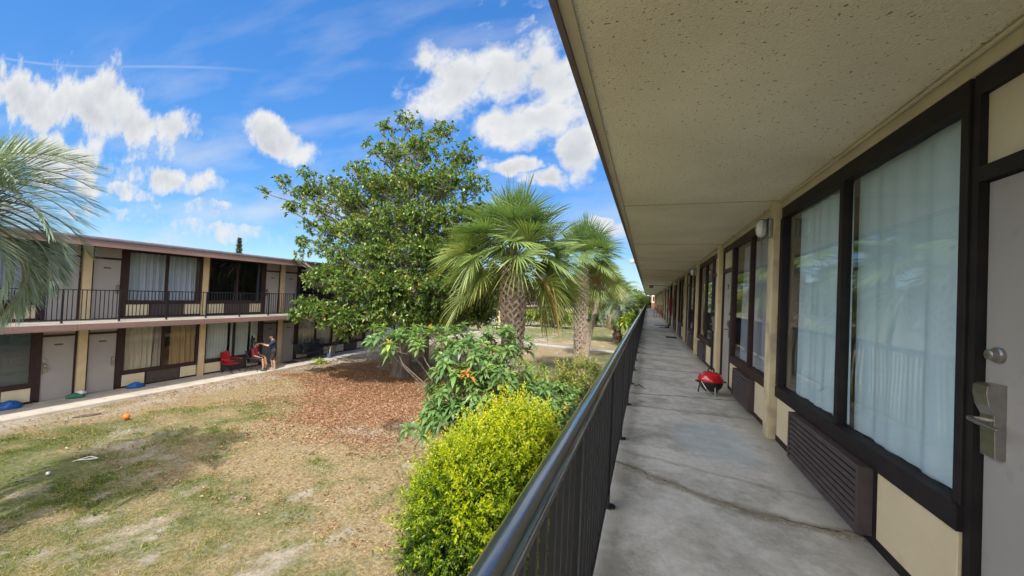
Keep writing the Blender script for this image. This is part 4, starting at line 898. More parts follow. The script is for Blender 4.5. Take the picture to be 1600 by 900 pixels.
# whorled big leaf shrubs
M_whorl = leafmat('long whorled leaves', [(0, (.035, .08, .025)), (.35, (.08, .16, .05)), (.65, (.15, .26, .075)), (.94, (.25, .36, .09)), (.99, (.48, .40, .06)), (1, (.55, .26, .06))], .32, .38, .5)
def whorlbush(name, label, base, tips, leafL, m_=None, seed=0, extra=2, per=8, cat='shrub', group=None, lw=.27, stem=.03, rsh=0):
    r = np.random.default_rng(seed); T = thing(name, label, cat, tuple(base), 0, group); base = np.array(base, float); st = MB(); LP = []; LD = []; LS = []; LR = []
    tips = [np.array(q, float) for q in tips]; allt = []
    for q in tips:
        allt.append((q, None))
        for _ in range(extra): allt.append((q+r.normal(0, .22, 3)*[1, 1.2, .7]-[0, 0, .08], q))
    for q, par in allt:
        m1 = base+(q-base)*[.18, .18, .45]+r.normal(0, .10, 3)-[0, 0, .05]; m1[2] = max(m1[2], base[2]+.2); m2 = base+(q-base)*.8+[0, 0, .04]+r.normal(0, .05, 3)
        if par is None: st.tube([base+r.normal(0, .06, 3)*[1, 1, 0], m1, m2, q], [stem, stem*.7, stem*.45, .008], 5)
        else: m2 = base+(par-base)*.86+[0, 0, .03]; st.tube([m2, (m2+q)/2+[0, 0, -.02], q], [stem*.35, stem*.25, .006], 4)
        ax = nrm((q-m2)[None]+[[0, 0, .35]])[0]; a1_ = nrm(np.cross(ax, [.31, .2, 1.])[None])[0]; a2_ = np.cross(ax, a1_); n = r.integers(per-1, per+5); an = np.arange(n)*2.4+r.uniform(0, 6); lay = np.linspace(0, 1, n)
        dd = ax*(.1+.75*lay[:, None]**1.5)+(a1_*np.cos(an)[:, None]+a2_*np.sin(an)[:, None])*(1.05-.45*lay[:, None])
        LP.append(q-ax*.09*(1-lay[:, None])); LD.append(dd); LS.append(leafL*r.uniform(.75, 1.15, n)*(1.05-.4*lay)); tcol = r.normal(.52, .13)+rsh
        LR.append(np.clip(tcol+.22*lay+r.normal(0, .06, n), 0, 1))
    st.build('stems', M_bark, T, smooth=True, xf=Matrix.Translation(-Vector(base)))
    P = np.concatenate(LP)-base; D = nrm(np.concatenate(LD)); Ls = np.concatenate(LS); n = len(P)
    up_ = np.tile([0, 0, 1.], (n, 1))+r.normal(0, .25, (n, 3)); sd = nrm(np.cross(D, up_)); no = nrm(np.cross(sd, D)); L1 = Ls[:, None]
    VV = []; dz = np.array([0, 0, 1.])
    for s_, w in ((0, .06), (.25, .75), (.55, 1), (.8, .62), (1, .02)):
        c_ = P+D*L1*s_+no*L1*.06*math.sin(s_*3.1)-dz*L1*.38*s_**2
        VV += [c_-sd*L1*lw*.5*w+no*L1*.045*w, c_, c_+sd*L1*lw*.5*w+no*L1*.045*w]
    V = np.stack(VV, 1).reshape(-1, 3); b_ = np.arange(n)[:, None]*15; F = np.concatenate([b_+[[3*i+j, 3*i+j+1, 3*i+j+4, 3*i+j+3]] for i in range(4) for j in range(2)], 1).reshape(-1, 4)
    npmesh('foliage', V, F, m_ or M_whorl, T, rnd=np.repeat(np.concatenate(LR), 15), smooth=True); return T
tips = [atY(px, py, Yv) for px, py, Yv in [(592,520,8.2),(610,526,8.0),(630,515,8.3),(650,530,8.0),(672,512,8.4),(690,528,8.1),(708,518,8.5),(725,535,8.2),(742,545,8.0),(700,550,7.7),(760,525,8.6),(785,518,8.8),(800,535,8.6),(778,545,8.3),(755,562,7.9),(730,570,7.6),(712,585,7.4),(790,565,8.2),(745,592,7.5),(770,590,7.7),(800,590,8.0),
        (700,610,7.3),(715,625,7.2),(690,632,7.1),(672,640,7.0),(735,618,7.3),(760,612,7.4),(705,645,7.0),(785,610,7.7),(825,600,8.3),(690,585,7.8),(730,645,7.0),(668,655,6.9)]]
whorlbush('whorled_leaf_shrub', 'tall spreading shrub with drooping whorls of long green leaves behind the golden shrub', (-3.45, 7.7, -.1), tips, .29, seed=4, extra=7, per=10, lw=.32)
tips = [atY(px, py, Yv) for px, py, Yv in [(845,625,8.0),(862,612,8.4),(880,605,8.8),(868,632,7.8),(888,622,8.3),(850,645,7.5),(872,652,7.3),(835,610,8.3),(895,612,8.8),(880,640,7.6),(858,600,8.9),(840,655,7.3),(860,668,7.0)]]
whorlbush('whorled_leaf_shrub', 'low whorled green shrub tucked between the golden shrub and the handrail', (-1.7, 7.9, -.1), tips, .22, seed=5, extra=9, per=10, lw=.34)
tips = [atY(px, py, Yv) for px, py, Yv in [(810,572,9.5),(822,582,9.4),(815,592,9.3),(828,596,9.2),(805,585,9.4),(830,578,9.6)]]
M_yg = leafmat('bright narrow leaves', [(0, (.10, .17, .03)), (.5, (.19, .30, .05)), (1, (.34, .42, .08))], .4, .4, .4)
whorlbush('narrow_leaf_shrub', 'bright green shrub with hanging narrow leaves at the foot of the nearest fan palm', (-2.9, 9.4, -.1), tips, .34, m_=M_yg, seed=6, extra=3, lw=.16)
# ginger clump and distant planting
M_ging = leafmat('ginger leaves', [(0, (.03, .07, .015)), (.4, (.07, .14, .02)), (.7, (.2, .28, .03)), (.9, (.48, .42, .05)), (1, (.5, .28, .04))], .35, .4, .5)
gc = np.array([-12.2, 50.5, -.1]); tp = [gc+[rng.uniform(-3.6, 3.6), rng.uniform(-1.5, 1.5), rng.uniform(.9, 2.2)] for _ in range(70)]
whorlbush('ginger_clump', 'broad clump of yellow and green ginger leaves on the far lawn', gc, tp, .85, m_=M_ging, seed=9, extra=1, per=7, lw=.24, stem=.04)
gc = np.array([-7.6, 57, -.1]); tp = [gc+[rng.uniform(-1.6, 1.6), rng.uniform(-1.2, 1.2), rng.uniform(.8, 2.6)] for _ in range(30)]
whorlbush('ginger_clump', 'smaller green clump right of the farthest fan palm trunk', gc, tp, .85, m_=M_ging, seed=10, extra=1, per=7, lw=.24, stem=.04, rsh=-.2)
M_far = leafmat('distant tree leaves', [(0, (.03, .055, .02)), (.5, (.08, .13, .03)), (1, (.17, .22, .06))], .3, .6, .2)
far = [('rounded green tree past the end of the far wing', (-13, 92, -.1), 7.5, 4.2), ('light green tree at the end of the lawn, left of the walkway', (-5.5, 98, -.1), 7, 4), ('small green tree closing the view at the walkway end', (.5, 104, -.1), 5.5, 3.6), ('broad tree behind the far feather palms', (-9.5, 78, -.1), 6.0, 3.2), ('green tree behind the far wing roof', (-26, 88, -.1), 8.5, 4.5), ('bushy tree beside the far wing', (-15.2, 70, -.1), 4.6, 2.2)]
for lb, b_, h_, r_ in far:
    cs = [(np.array([b_[0]+rng.normal(0, r_*.5), b_[1]+rng.normal(0, r_*.4), h_*rng.uniform(.4, .85)]), r_*rng.uniform(.35, .5), 1) for _ in range(13)]
    broadleaf('broadleaf_tree', lb, b_, cs, .25, h_*.3, M_far, (.35, .6), .5, 60, 5, group='trees beyond the lawn', vis=.05)
tips = [atY(px, py, Yv) for px, py, Yv in [(990,470,44),(996,478,42),(985,480,40),(992,488,38),(982,492,37),(998,468,48),(975,500,36)]]
whorlbush('green_shrub', 'green shrub crowding the rail behind the stocky feather palm', (-1.4, 41, -.1), tips, .8, m_=M_ging, seed=12, extra=7, per=8, lw=.3, rsh=-.1)
# conifer behind roof
cf = thing('conifer_tree', 'grey green conifer tip showing above the roof across the lawn', 'tree', (-60, 40.7, -.1))
MB().tube([(0, 0, 0), (0, 0, 9.4)], [.28, .04], 8).build('trunk', M_bark, cf)
n = 5200; z = rng.uniform(1.5, 11.1, n); rr = (11.2-z)*.15*(.7+.3*np.sin(z*9)); a = rng.uniform(0, 6.28, n); q = rng.random(n)**.4
P = np.stack([np.cos(a)*rr*q, np.sin(a)*rr*q, z], 1); D = np.stack([np.cos(a), np.sin(a), .35+0*a], 1)
V, F, R_ = leaves(P, D, rng.uniform(.2, .4, n), .12, rng.random(n)*.6, .1, .1); npmesh('crown', V, F, leafmat('conifer needles', [(0, (.10, .13, .09)), (1, (.22, .26, .18))], .2, .7, .2), cf, rnd=R_)

# ------------------------------------------------------------------ people
def capsule(mb, p0, r0, p1, r1, n=12):
    p0 = Vector(p0); p1 = Vector(p1); d = (p1-p0); Lg = d.length; d = d.normalized() if Lg > 1e-6 else Vector((0, 0, 1)); pts = []; rad = []
    for a in (-80, -50, -20): pts.append(p0+d*r0*math.sin(math.radians(a))); rad.append(r0*math.cos(math.radians(a)))
    for a in (20, 50, 80): pts.append(p1+d*r1*math.sin(math.radians(a))); rad.append(r1*math.cos(math.radians(a)))
    mb.tube(pts, rad, n)
def fuse(name, caps, m, parent, voxel=.012, smooth=2, extra=None):
    mb = MB()
    for c_ in caps: capsule(mb, *c_)
    if extra: extra(mb)
    o = mb.build(name, m, None); md = o.modifiers.new('r', 'REMESH'); md.mode = 'VOXEL'; md.voxel_size = voxel
    sm = o.modifiers.new('s', 'SMOOTH'); sm.factor = .6; sm.iterations = smooth
    dg = bpy.context.evaluated_depsgraph_get(); me = bpy.data.meshes.new_from_object(o.evaluated_get(dg)); bpy.data.objects.remove(o)
    if not me.materials: me.materials.append(m)
    q = bpy.data.objects.new(name, me); COL.objects.link(q); q.parent = parent
    for p_ in me.polygons: p_.use_smooth = True
    return q
M_skin = mat('skin', (.36, .20, .135), (.32, .175, .115), 12, .55, .05); M_skin2 = mat('warm skin', (.46, .27, .19), (.41, .235, .165), 12, .55, .05)
M_hair = mat('dark hair', (.018, .012, .01), (.03, .02, .015), 40, .7, .5, 80); M_red = mat('dark red shirt', (.26, .02, .045), (.2, .015, .035), 6, .85, .2, 40)
M_navy = mat('navy shirt', (.018, .022, .05), (.025, .03, .06), 6, .9, .2, 40); M_blk = mat('black shorts', (.015, .015, .018), (.022, .022, .026), 6, .9, .2, 40)
M_shoe = mat('black shoe', (.02, .02, .024), (.04, .04, .045), 8, .6)
def lerp(a, b, t_): return tuple(np.array(a)*(1-t_)+np.array(b)*t_)
def hand(wrist, dirn, side, palm_n, curl=.5):
    """capsules of palm, four fingers and thumb"""
    w = np.array(wrist, float); d = nrm(np.array([dirn], float))[0]; s_ = nrm(np.array([side], float))[0]; n_ = nrm(np.array([palm_n], float))[0]; out = []
    for k, f in enumerate((-.03, -.01, .01, .03)):
        k0 = w+d*.085+s_*f; out.append((tuple(w+d*.01+s_*f*.6), .015, tuple(k0), .0125))
        L_ = (.036, .042, .038, .03)[k]; a = curl; p = k0
        for j in range(2):
            dd = d*math.cos(a)+n_*math.sin(a); q_ = p+dd*L_*(1-.15*j); out.append((tuple(p), .0098-.001*j, tuple(q_), .0088-.001*j)); p = q_; a += curl
    t0 = w+d*.025-s_*.028; t1 = t0+(d*.6-s_*.75)*.04; t2 = t1+(d*.85-s_*.1+n_*.3)*.032; out += [(tuple(t0), .014, tuple(t1), .0115), (tuple(t1), .0115, tuple(t2), .009)]
    return out
def head(c, fwd):
    """capsules for skull, jaw, nose, ears ; c = centre, fwd = unit face direction"""
    c = np.array(c, float); f = nrm(np.array([fwd], float))[0]; s_ = nrm(np.cross(f, [0, 0, 1.])[None])[0]; u = np.cross(s_, f)
    P = lambda a, b, d: tuple(c+f*a+s_*b+u*d)
    return [(P(-.018, 0, .035), .082, P(.018, 0, .032), .078), (P(.02, 0, -.01), .066, P(.038, 0, -.07), .042), (P(.075, 0, -.005), .012, P(.10, 0, -.032), .014),
            (P(.07, -.03, .012), .014, P(.07, .03, .012), .014), (P(.068, -.02, -.062), .012, P(.068, .02, -.062), .012),
            (P(0, -.083, .0), .015, P(-.008, -.083, -.025), .010), (P(0, .083, .0), .015, P(-.008, .083, -.025), .010)], P
def faceparts(P, parent):
    for sg in (-1, 1):
        e = MB(); e.lathe([(.001, -.009), (.008, -.004), (.009, 0), (.008, .004), (.001, .009)], P(.077, sg*.03, .0), 10); e.build('eye', mat('eye', (.05, .03, .02), (.04, .03, .02), 5, .3), parent, smooth=True)
        b_ = MB(); b_.tube([P(.088, sg*.012, .022), P(.09, sg*.03, .028), P(.078, sg*.048, .02)], .005, 5); b_.build('eyebrow', M_hair, parent)
    m_ = MB(); m_.tube([P(.083, -.022, -.056), P(.088, 0, -.054), P(.083, .022, -.056)], [.003, .006, .003], 6); m_.build('mouth', mat('lips', (.3, .12, .1), (.28, .11, .09), 5, .5), parent)
# seated person: local frame facing +Y, origin on the ground below the seat
ps = thing('person', 'seated person in dark red shirt with pale logo and black shorts, getting a haircut', 'person', (-17.42, 12.82, 0), math.radians(-58))
hc = (.0, .06, 1.235)
hd, Pf = head(hc, (.05, 1, -.12))
body = [((0, -.02, .50), .13, (0, .02, .75), .135), ((-.10, -.02, .52), .115, (.10, -.02, .52), .115), ((0, .02, .75), .13, (0, .0, .98), .13), ((-.13, .0, 1.0), .075, (.13, .0, 1.0), .075), ((0, .0, 1.0), .06, (0, .03, 1.14), .052)]+hd
for sg in (-1, 1):
    body += [((sg*.10, .0, .52), .095, (sg*.14, .40, .53), .065), ((sg*.14, .40, .53), .06, (sg*.15, .46, .28), .055), ((sg*.15, .46, .28), .055, (sg*.155, .43, .09), .036), ((sg*.155, .42, .05), .038, (sg*.17, .57, .035), .032)]
    body += [((sg*.185, .0, .99), .058, (sg*.24, .06, .74), .045), ((sg*.24, .06, .74), .043, (sg*.17, .28, .66), .03)]
    body += hand((sg*.17, .28, .66), (-sg*.2, 1, -.15), (sg*-1, -.2, 0), (0, 0, -1), .5)
bd = fuse('body', body, M_skin, ps, .009, 2); faceparts(Pf, bd)
fuse('hair', [(Pf(-.025, 0, .05), .086, Pf(-.0, 0, .058), .082), (Pf(-.05, 0, .0), .06, Pf(-.05, 0, .04), .075)], M_hair, ps, .01)
fuse('beard', [(Pf(.045, -.03, -.075), .022, Pf(.045, .03, -.075), .022), (Pf(.01, -.06, -.05), .018, Pf(.04, -.04, -.08), .02), (Pf(.01, .06, -.05), .018, Pf(.04, .04, -.08), .02)], M_hair, ps, .008)
sh = [((0, -.02, .52), .150, (0, .02, .75), .152), ((0, .02, .75), .150, (0, .0, .97), .148), ((-.14, .0, 1.0), .088, (.14, .0, 1.0), .088), ((-.11, -.02, .54), .13, (.11, -.02, .54), .13)]
for sg in (-1, 1): sh += [((sg*.185, .0, .99), .075, (sg*.228, .045, .80), .072)]
srt = fuse('shirt', sh, M_red, ps, .010, 3)
lg = MB(); lg.lathe([(.002, .0), (.075, 0), (.075, .006), (.002, .006)], (0, 0, 0), 20, (1, .62)); lgo = lg.build('logo', mat('pale logo print', (.72, .62, .58), (.55, .35, .33), 14, .8), srt); lgo.rotation_euler = (math.radians(88), 0, 0); lgo.location = (.0, .171, .84)
fuse('shorts', [((-.11, -.02, .53), .135, (.11, -.02, .53), .135)]+[((sg*.10, .0, .525), .118, (sg*.135, .33, .53), .092) for sg in (-1, 1)], M_blk, ps, .011, 3)
for sg in (-1, 1): fuse('shoe', [((sg*.155, .40, .05), .05, (sg*.17, .585, .038), .038), ((sg*.155, .42, .06), .048, (sg*.165, .5, .05), .045)], M_shoe, ps, .009)
# standing person
pt = thing('person', 'standing barefoot person in navy T-shirt and black shorts cutting hair', 'person', (-16.98, 13.42, 0), math.radians(148))
hd, Pf = head((.0, .10, 1.575), (0, 1, -.55))
body = [((0, .0, .92), .125, (0, .0, 1.12), .125), ((-.09, -.01, .90), .11, (.09, -.01, .90), .11), ((0, .0, 1.12), .125, (0, .03, 1.32), .13), ((-.13, .03, 1.36), .07, (.13, .03, 1.36), .07), ((0, .03, 1.36), .06, (0, .07, 1.49), .052)]+hd
for sg in (-1, 1):
    kx = sg*.10; ky = .05 if sg > 0 else -.02
    body += [((sg*.09, 0, .88), .095, (kx, ky, .49), .062), ((kx, ky, .49), .06, (kx*1.05, ky-.04, .33), .058), ((kx*1.05, ky-.04, .33), .056, (kx*1.1, ky-.06, .09), .037), ((kx*1.1, ky-.07, .045), .035, (kx*1.3, ky+.12, .025), .026)]
    for k in range(5): body.append(((kx*1.3+sg*(k-2)*.014, ky+.11, .02), .012, (kx*1.3+sg*(k-2)*.017, ky+.155-.012*k, .014), .009))
    wx = (sg*.09, .50, 1.27)
    body += [((sg*.185, .03, 1.35), .056, (sg*.20, .25, 1.18), .044), ((sg*.20, .25, 1.18), .042, wx, .029)]; body += hand(wx, (-sg*.35, 1, .05), (-sg*1, -.3, 0), (0, 0, -1), .45)
bd = fuse('body', body, M_skin2, pt, .009, 2); faceparts(Pf, bd)
fuse('hair', [(Pf(-.025, 0, .05), .088, Pf(-.0, 0, .06), .083), (Pf(-.05, 0, .0), .065, Pf(-.05, 0, .04), .075)], mat('dark reddish hair', (.035, .012, .01), (.05, .02, .015), 40, .7, .5, 80), pt, .01)
fuse('shirt', [((0, .0, .90), .150, (0, .0, 1.12), .146), ((0, .0, 1.12), .146, (0, .03, 1.30), .147), ((-.13, .03, 1.36), .085, (.13, .03, 1.36), .085)]+[((sg*.185, .03, 1.35), .075, (sg*.195, .17, 1.245), .070) for sg in (-1, 1)], M_navy, pt, .010, 3)
fuse('shorts', [((-.09, -.01, .88), .128, (.09, -.01, .88), .128)]+[((sg*.095, .0, .85), .115, (sg*.105, .03, .56), .10) for sg in (-1, 1)], M_blk, pt, .011, 3)
clp = MB(); clp.tube([(.055, .60, 1.28), (.055, .66, 1.29)], [.016, .02], 8); tag(clp.build('hair_clipper', M_shoe), 'black hair clipper held at the seated head', 'hair clipper')
co = bpy.data.objects['hair_clipper']; co.location = pt.location; co.rotation_euler = pt.rotation_euler

# ------------------------------------------------------------------ furniture and things across the lawn
M_redf = mat('red camp chair fabric', (.55, .02, .03), (.42, .015, .025), 5, .8, .2, 30); M_tubeb = mat('black tubing', (.02, .02, .022), (.03, .03, .032), 10, .45)
def campchair(label, loc, rz, fab):
    T = thing('camp_chair', label, 'chair', loc, rz); f = MB()
    for a, b_ in (((-.28, .24, .01), (.24, -.22, .42)), ((.28, .24, .01), (-.24, -.22, .42)), ((-.28, -.24, .01), (.24, .22, .42)), ((.28, -.24, .01), (-.24, .22, .42)), ((-.27, -.25, .02), (-.26, .25, .42)), ((.27, -.25, .02), (.26, .25, .42)), ((-.27, .25, .02), (-.26, -.25, .42)), ((.27, .25, .02), (.26, -.25, .42))):
        q_ = MB(); q_.tube([a, b_], .011, 6); q_.build('leg', M_tubeb, T)
    for sg in (-1, 1):
        q_ = MB(); q_.tube([(sg*.26, -.24, .42), (sg*.29, -.33, .92)], .011, 6); q_.tube([(sg*.27, .24, .42), (sg*.29, .26, .62)], .011, 6); q_.build('side_post', M_tubeb, T)
        ar = MB(); ar.box(sg*.29-.035, sg*.29+.035, -.28, .29, .60, .625); ar.build('armrest', fab, T, bevel=.008)
    n = 9; st = MB(); vs = [[(-.25+.5*i/(n-1), .24-.48*j/(n-1), .41-.045*math.sin(math.pi*i/(n-1))*math.sin(math.pi*j/(n-1))+.02*(j == 0)) for i in range(n)] for j in range(n)]
    for j in range(n-1):
        for i in range(n-1): st.quad(vs[j][i], vs[j][i+1], vs[j+1][i+1], vs[j+1][i])
    o = st.build('seat', fab, T, smooth=True); md = o.modifiers.new('t', 'SOLIDIFY'); md.thickness = .012
    st = MB(); vs = [[(-.27+.54*i/(n-1), -.23-.11*j/(n-1)-.05*math.sin(math.pi*i/(n-1)), .40+.53*j/(n-1)) for i in range(n)] for j in range(n)]
    for j in range(n-1):
        for i in range(n-1): st.quad(vs[j][i], vs[j][i+1], vs[j+1][i+1], vs[j+1][i])
    o = st.build('backrest', fab, T, smooth=True); md = o.modifiers.new('t', 'SOLIDIFY'); md.thickness = .012
    return T
campchair('red fabric folding camp chair on the sidewalk by the blinds window', (-17.86, 12.08, 0), math.radians(-68), M_redf)
# dark folding chair under the seated person
T = thing('folding_chair', 'black folding armchair under the seated person in red', 'chair', (-17.42, 12.82, 0), math.radians(-58))
MB().box(-.25, .25, -.22, .25, .385, .405).build('seat', M_blk, T, bevel=.006)
q_ = MB(); q_.quad((-.25, -.20, .42), (.25, -.20, .42), (.25, -.30, .95), (-.25, -.30, .95)); o = q_.build('backrest', M_blk, T); md = o.modifiers.new('t', 'SOLIDIFY'); md.thickness = .015
for sg in (-1, 1):
    for a, b_ in (((sg*.27, -.28, .01), (sg*.27, .26, .62)), ((sg*.27, .28, .01), (sg*.27, -.30, .95))):
        q_ = MB(); q_.tube([a, b_], .012, 6); q_.build('leg', M_tubeb, T)
    MB().box(sg*.27-.025, sg*.27+.025, -.26, .30, .62, .645).build('armrest', M_tubeb, T, bevel=.005)
M_sling = mat('charcoal sling fabric', (.03, .034, .036), (.045, .05, .05), 8, .8, .2, 50)
def bench(name, label, loc, rz, w, hb, cat, seats=2):
    T = thing(name, label, cat, loc, rz)
    for k in range(seats):
        x0 = -w/2+w*k/seats+.02; x1 = -w/2+w*(k+1)/seats-.02
        q_ = MB(); pr = [(.30, .44), (.10, .41), (-.15, .40), (-.24, .44), (-.33, .72), (-.38, hb)]
        for (a, za), (b_, zb) in zip(pr[:-1], pr[1:]): q_.quad((x0, a, za), (x1, a, za), (x1, b_, zb), (x0, b_, zb))
        o = q_.build('seat_sling', M_sling, T, smooth=True); md = o.modifiers.new('t', 'SOLIDIFY'); md.thickness = .012
    fr = MB(); fr.tube([(-w/2, -.38, hb), (w/2, -.38, hb)], .014, 8); fr.tube([(-w/2, .31, .44), (w/2, .31, .44)], .014, 8); fr.build('frame', M_tubeb, T)
    for sg in (-1, 1):
        q_ = MB(); q_.tube([(sg*w/2, .34, .01), (sg*w/2, .30, .46), (sg*w/2, .30, .62)], .015, 8); q_.build('leg', M_tubeb, T)
        q_ = MB(); q_.tube([(sg*w/2, -.36, .01), (sg*w/2, -.24, .44), (sg*w/2, -.38, hb)], .015, 8); q_.build('leg', M_tubeb, T)
        q_ = MB(); q_.tube([(sg*w/2, .33, .61), (sg*w/2, .0, .64), (sg*w/2, -.33, .64)], .018, 8); q_.build('armrest', M_tubeb, T)
    return T
bench('patio_bench', 'charcoal sling two seat patio bench on the sidewalk right of the grey door', (-17.62, 15.95, 0), math.radians(-88), 1.15, .90, 'bench', 2)
bench('patio_chair', 'charcoal sling patio armchair with a taller back, right of the patio bench', (-17.75, 16.95, 0), math.radians(-84), .62, 1.02, 'chair', 1)
T = thing('bucket', 'blue grey bucket on the sidewalk in front of the tall patio chair', 'bucket', (-17.25, 17.15, 0))
MB().lathe([(.10, 0), (.13, .27), (.135, .28), (.128, .28), (.10, .03)], n=18).build('pail', mat('blue bucket plastic', (.10, .15, .24), (.08, .12, .2), 4, .5), T, smooth=True)
q_ = MB(); q_.tube([(.13*math.cos(a), 0, .27+.13*math.sin(a)) for a in np.linspace(0, math.pi, 9)], .004, 5); q_.build('bail', M_steel, T)
q_ = MB(); q_.tube([(0, 0, .04), (.03, .05, .62)], [.022, .026], 8); q_.tube([(.03, .05, .62), (.033, .055, .66)], [.03, .03], 8); tag(q_.build('mop_handle', mat('white plastic', (.75, .75, .74), (.7, .7, .7), 4, .5)), 'white stick standing in the blue grey bucket', 'stick'); bpy.data.objects['mop_handle'].location = (-17.25, 17.15, 0)
M_clay = mat('brown plastic pot', (.07, .04, .03), (.05, .03, .025), 6, .7)
T = thing('plant_stand', 'small iron plant stand with a dark bowl by the cream column', 'plant stand', (-17.8, 18.1, 0))
for k in range(3):
    a = k*2.09; q_ = MB(); q_.tube([(.16*math.cos(a), .16*math.sin(a), 0), (.06*math.cos(a), .06*math.sin(a), .3), (.13*math.cos(a), .13*math.sin(a), .58)], .009, 6); q_.build('leg', M_tubeb, T)
MB().lathe([(.08, .56), (.17, .62), (.21, .74), (.22, .75), (.19, .75), (.15, .64), (.02, .60)], n=18).build('bowl', M_clay, T, smooth=True)
whorlbush('potted_plant', 'sparse dry plant in the bowl of the iron plant stand', (-17.8, 18.1, .68), [(-17.8, 18.1, .86), (-17.88, 18.15, .80), (-17.72, 18.05, .8)], .13, seed=31, extra=1, per=5, stem=.006, cat='plant')
whorlbush('edging_plant', 'lime green leafy plant at the sidewalk edge beside stones', (-16.55, 15.9, -.08), [(-16.55, 15.9, .12), (-16.45, 15.98, .15), (-16.62, 15.8, .13), (-16.5, 15.75, .1), (-16.65, 16.05, .12)], .26, m_=M_yg, seed=32, extra=2, per=7, stem=.01, lw=.3, cat='plant', rsh=.3)
M_stone = mat('pale stone', (.42, .33, .28), (.28, .2, .17), 9, .9, .5)
def rock(label, loc, sx, sy, sz, m_, name='stone', cat='stone', group=None):
    bm = bmesh.new(); bmesh.ops.create_icosphere(bm, subdivisions=2, radius=1)
    for v_ in bm.verts: v_.co = Vector((v_.co.x*sx, v_.co.y*sy, v_.co.z*sz))*(1+random.uniform(-.12, .12))
    me = bpy.data.meshes.new(name); bm.to_mesh(me); bm.free(); o = link(name, me, m_, None, True); o.location = loc; o.rotation_euler[2] = random.uniform(0, 6); return tag(o, label, cat, group)
for (x, y, s_, lb) in ((-16.5, 16.35, .10, 'pinkish stone nearest the lime green plant'), (-16.55, 16.62, .085, 'middle stone of the row along the sidewalk edge'), (-16.5, 16.9, .11, 'largest stone of the row, farthest from the lime green plant')): rock(lb, (x, y, -.03), s_, s_*.9, s_*.75, M_stone, group='stones along the sidewalk edge')
M_mat = mat('dark doormat', (.025, .024, .026), (.04, .038, .04), 30, .95, .5, 120)
def doormat(label, x, y, z, w, d, rz=0): 
    o = MB().box(-w/2, w/2, -d/2, d/2, 0, .014).build('doormat', M_mat, bevel=.003); o.location = (x, y, z); o.rotation_euler[2] = rz; return tag(o, label, 'doormat')
doormat('black doormat at the grey door right of the two people', -17.85, 15.1, .002, .42, .66)
doormat('dark doormat by the wall midway along the near walkway', 1.0, 17.4, FL+.002, .42, .75)
doormat('dark doormat farther along the near walkway, nearer of the far pair', .98, 23.6, FL+.002, .6, .55); doormat('dark doormat farther along the near walkway, farther of the far pair', .85, 25.6, FL+.002, .75, .5)
M_bluebag = mat('blue plastic bag', (.012, .10, .33), (.01, .07, .25), 7, .4, .5, 14)
def bag(label, loc, s_, m_, seed=0, extra=None, name='plastic_bag'):
    r = np.random.default_rng(seed); bm = bmesh.new(); bmesh.ops.create_icosphere(bm, subdivisions=4, radius=1)
    for v_ in bm.verts:
        p_ = np.array(v_.co); k = 1+.25*(fbm(np.array([p_[0]*1.6+seed]), np.array([p_[1]*1.6+p_[2]*1.3]), 1.2, 4, 61+seed)[0]-.5)*2; z = max(p_[2]*k, -.55); v_.co = Vector((p_[0]*k*s_*1.15, p_[1]*k*s_*.8, (z+.55)*s_*.62*(1-.35*abs(p_[0]))))
    me = bpy.data.meshes.new(name); bm.to_mesh(me); bm.free(); o = link(name, me, m_, None, True); o.location = loc; tag(o, label, 'plastic bag'); o.rotation_euler[2] = r.uniform(1.2, 1.9); return o
bag('crumpled blue bag on the sidewalk at the far left edge, below the dark window', (-18.08, 5.72, 0), .27, M_bluebag, 1)
bag('crumpled blue bag on the sidewalk under the tan curtain window', (-18.05, 8.72, 0), .23, M_bluebag, 2)
b_ = bag('green bag on the sidewalk against the cream column between two grey doors', (-18.02, 7.12, 0), .19, mat('green plastic', (.02, .16, .09), (.015, .12, .07), 7, .5, .4, 14), 3)
b_ = bag('white bag lying on the green bag by the column', (-18.07, 7.26, .09), .14, mat('white plastic film', (.7, .72, .72), (.6, .62, .62), 7, .5, .4, 14), 4)
q_ = atZ(197, 653, -.02); rock('small orange ball lying on the left side of the lawn', (q_[0], q_[1], .02), .085, .085, .085, mat('orange plastic', (.85, .16, .02), (.7, .12, .02), 4, .5), 'ball', 'ball')
q_ = atZ(75, 741, -.05); rock('small white ball on the shaded left lawn', (q_[0], q_[1], -.03), .035, .035, .035, mat('white ball', (.8, .8, .78), (.7, .7, .7), 4, .5), 'ball', 'ball')
q_ = atZ(138, 717, -.05); h_ = MB(); h_.tube([(-.17, 0, .015), (.12, -.07, .02), (.17, -.045, .02), (.0, .09, .03), (-.13, .03, .02), (-.17, 0, .015), (-.24, -.03, .01)], .011, 6); o = h_.build('clothes_hanger', mat('white hanger plastic', (.6, .58, .55), (.55, .53, .5), 4, .5)); o.location = (q_[0], q_[1], -.06); o.rotation_euler[2] = .9; tag(o, 'white triangular plastic hanger lying on the grass', 'hanger')
q_ = atZ(136, 649, -.06); rock('flat dark piece of debris lying along the sidewalk edge at left', (q_[0], q_[1], -.06), .10, .32, .03, M_boot2, 'debris', 'debris'); bpy.data.objects['debris'].rotation_euler[2] = -.35
q_ = atX(385, 560, -18.2)
T = thing('dark_garment', 'black hooded garment hanging in front of the blinds window', 'garment', (-18.16, 13.18, .62))
g_ = fuse('cloth', [((0, 0, .05), .05, (0, .02, .75), .07), ((0, .0, .70), .06, (0, .12, .78), .05), ((0, .02, .85), .05, (0, .02, .93), .04)], M_blk, T, .012)

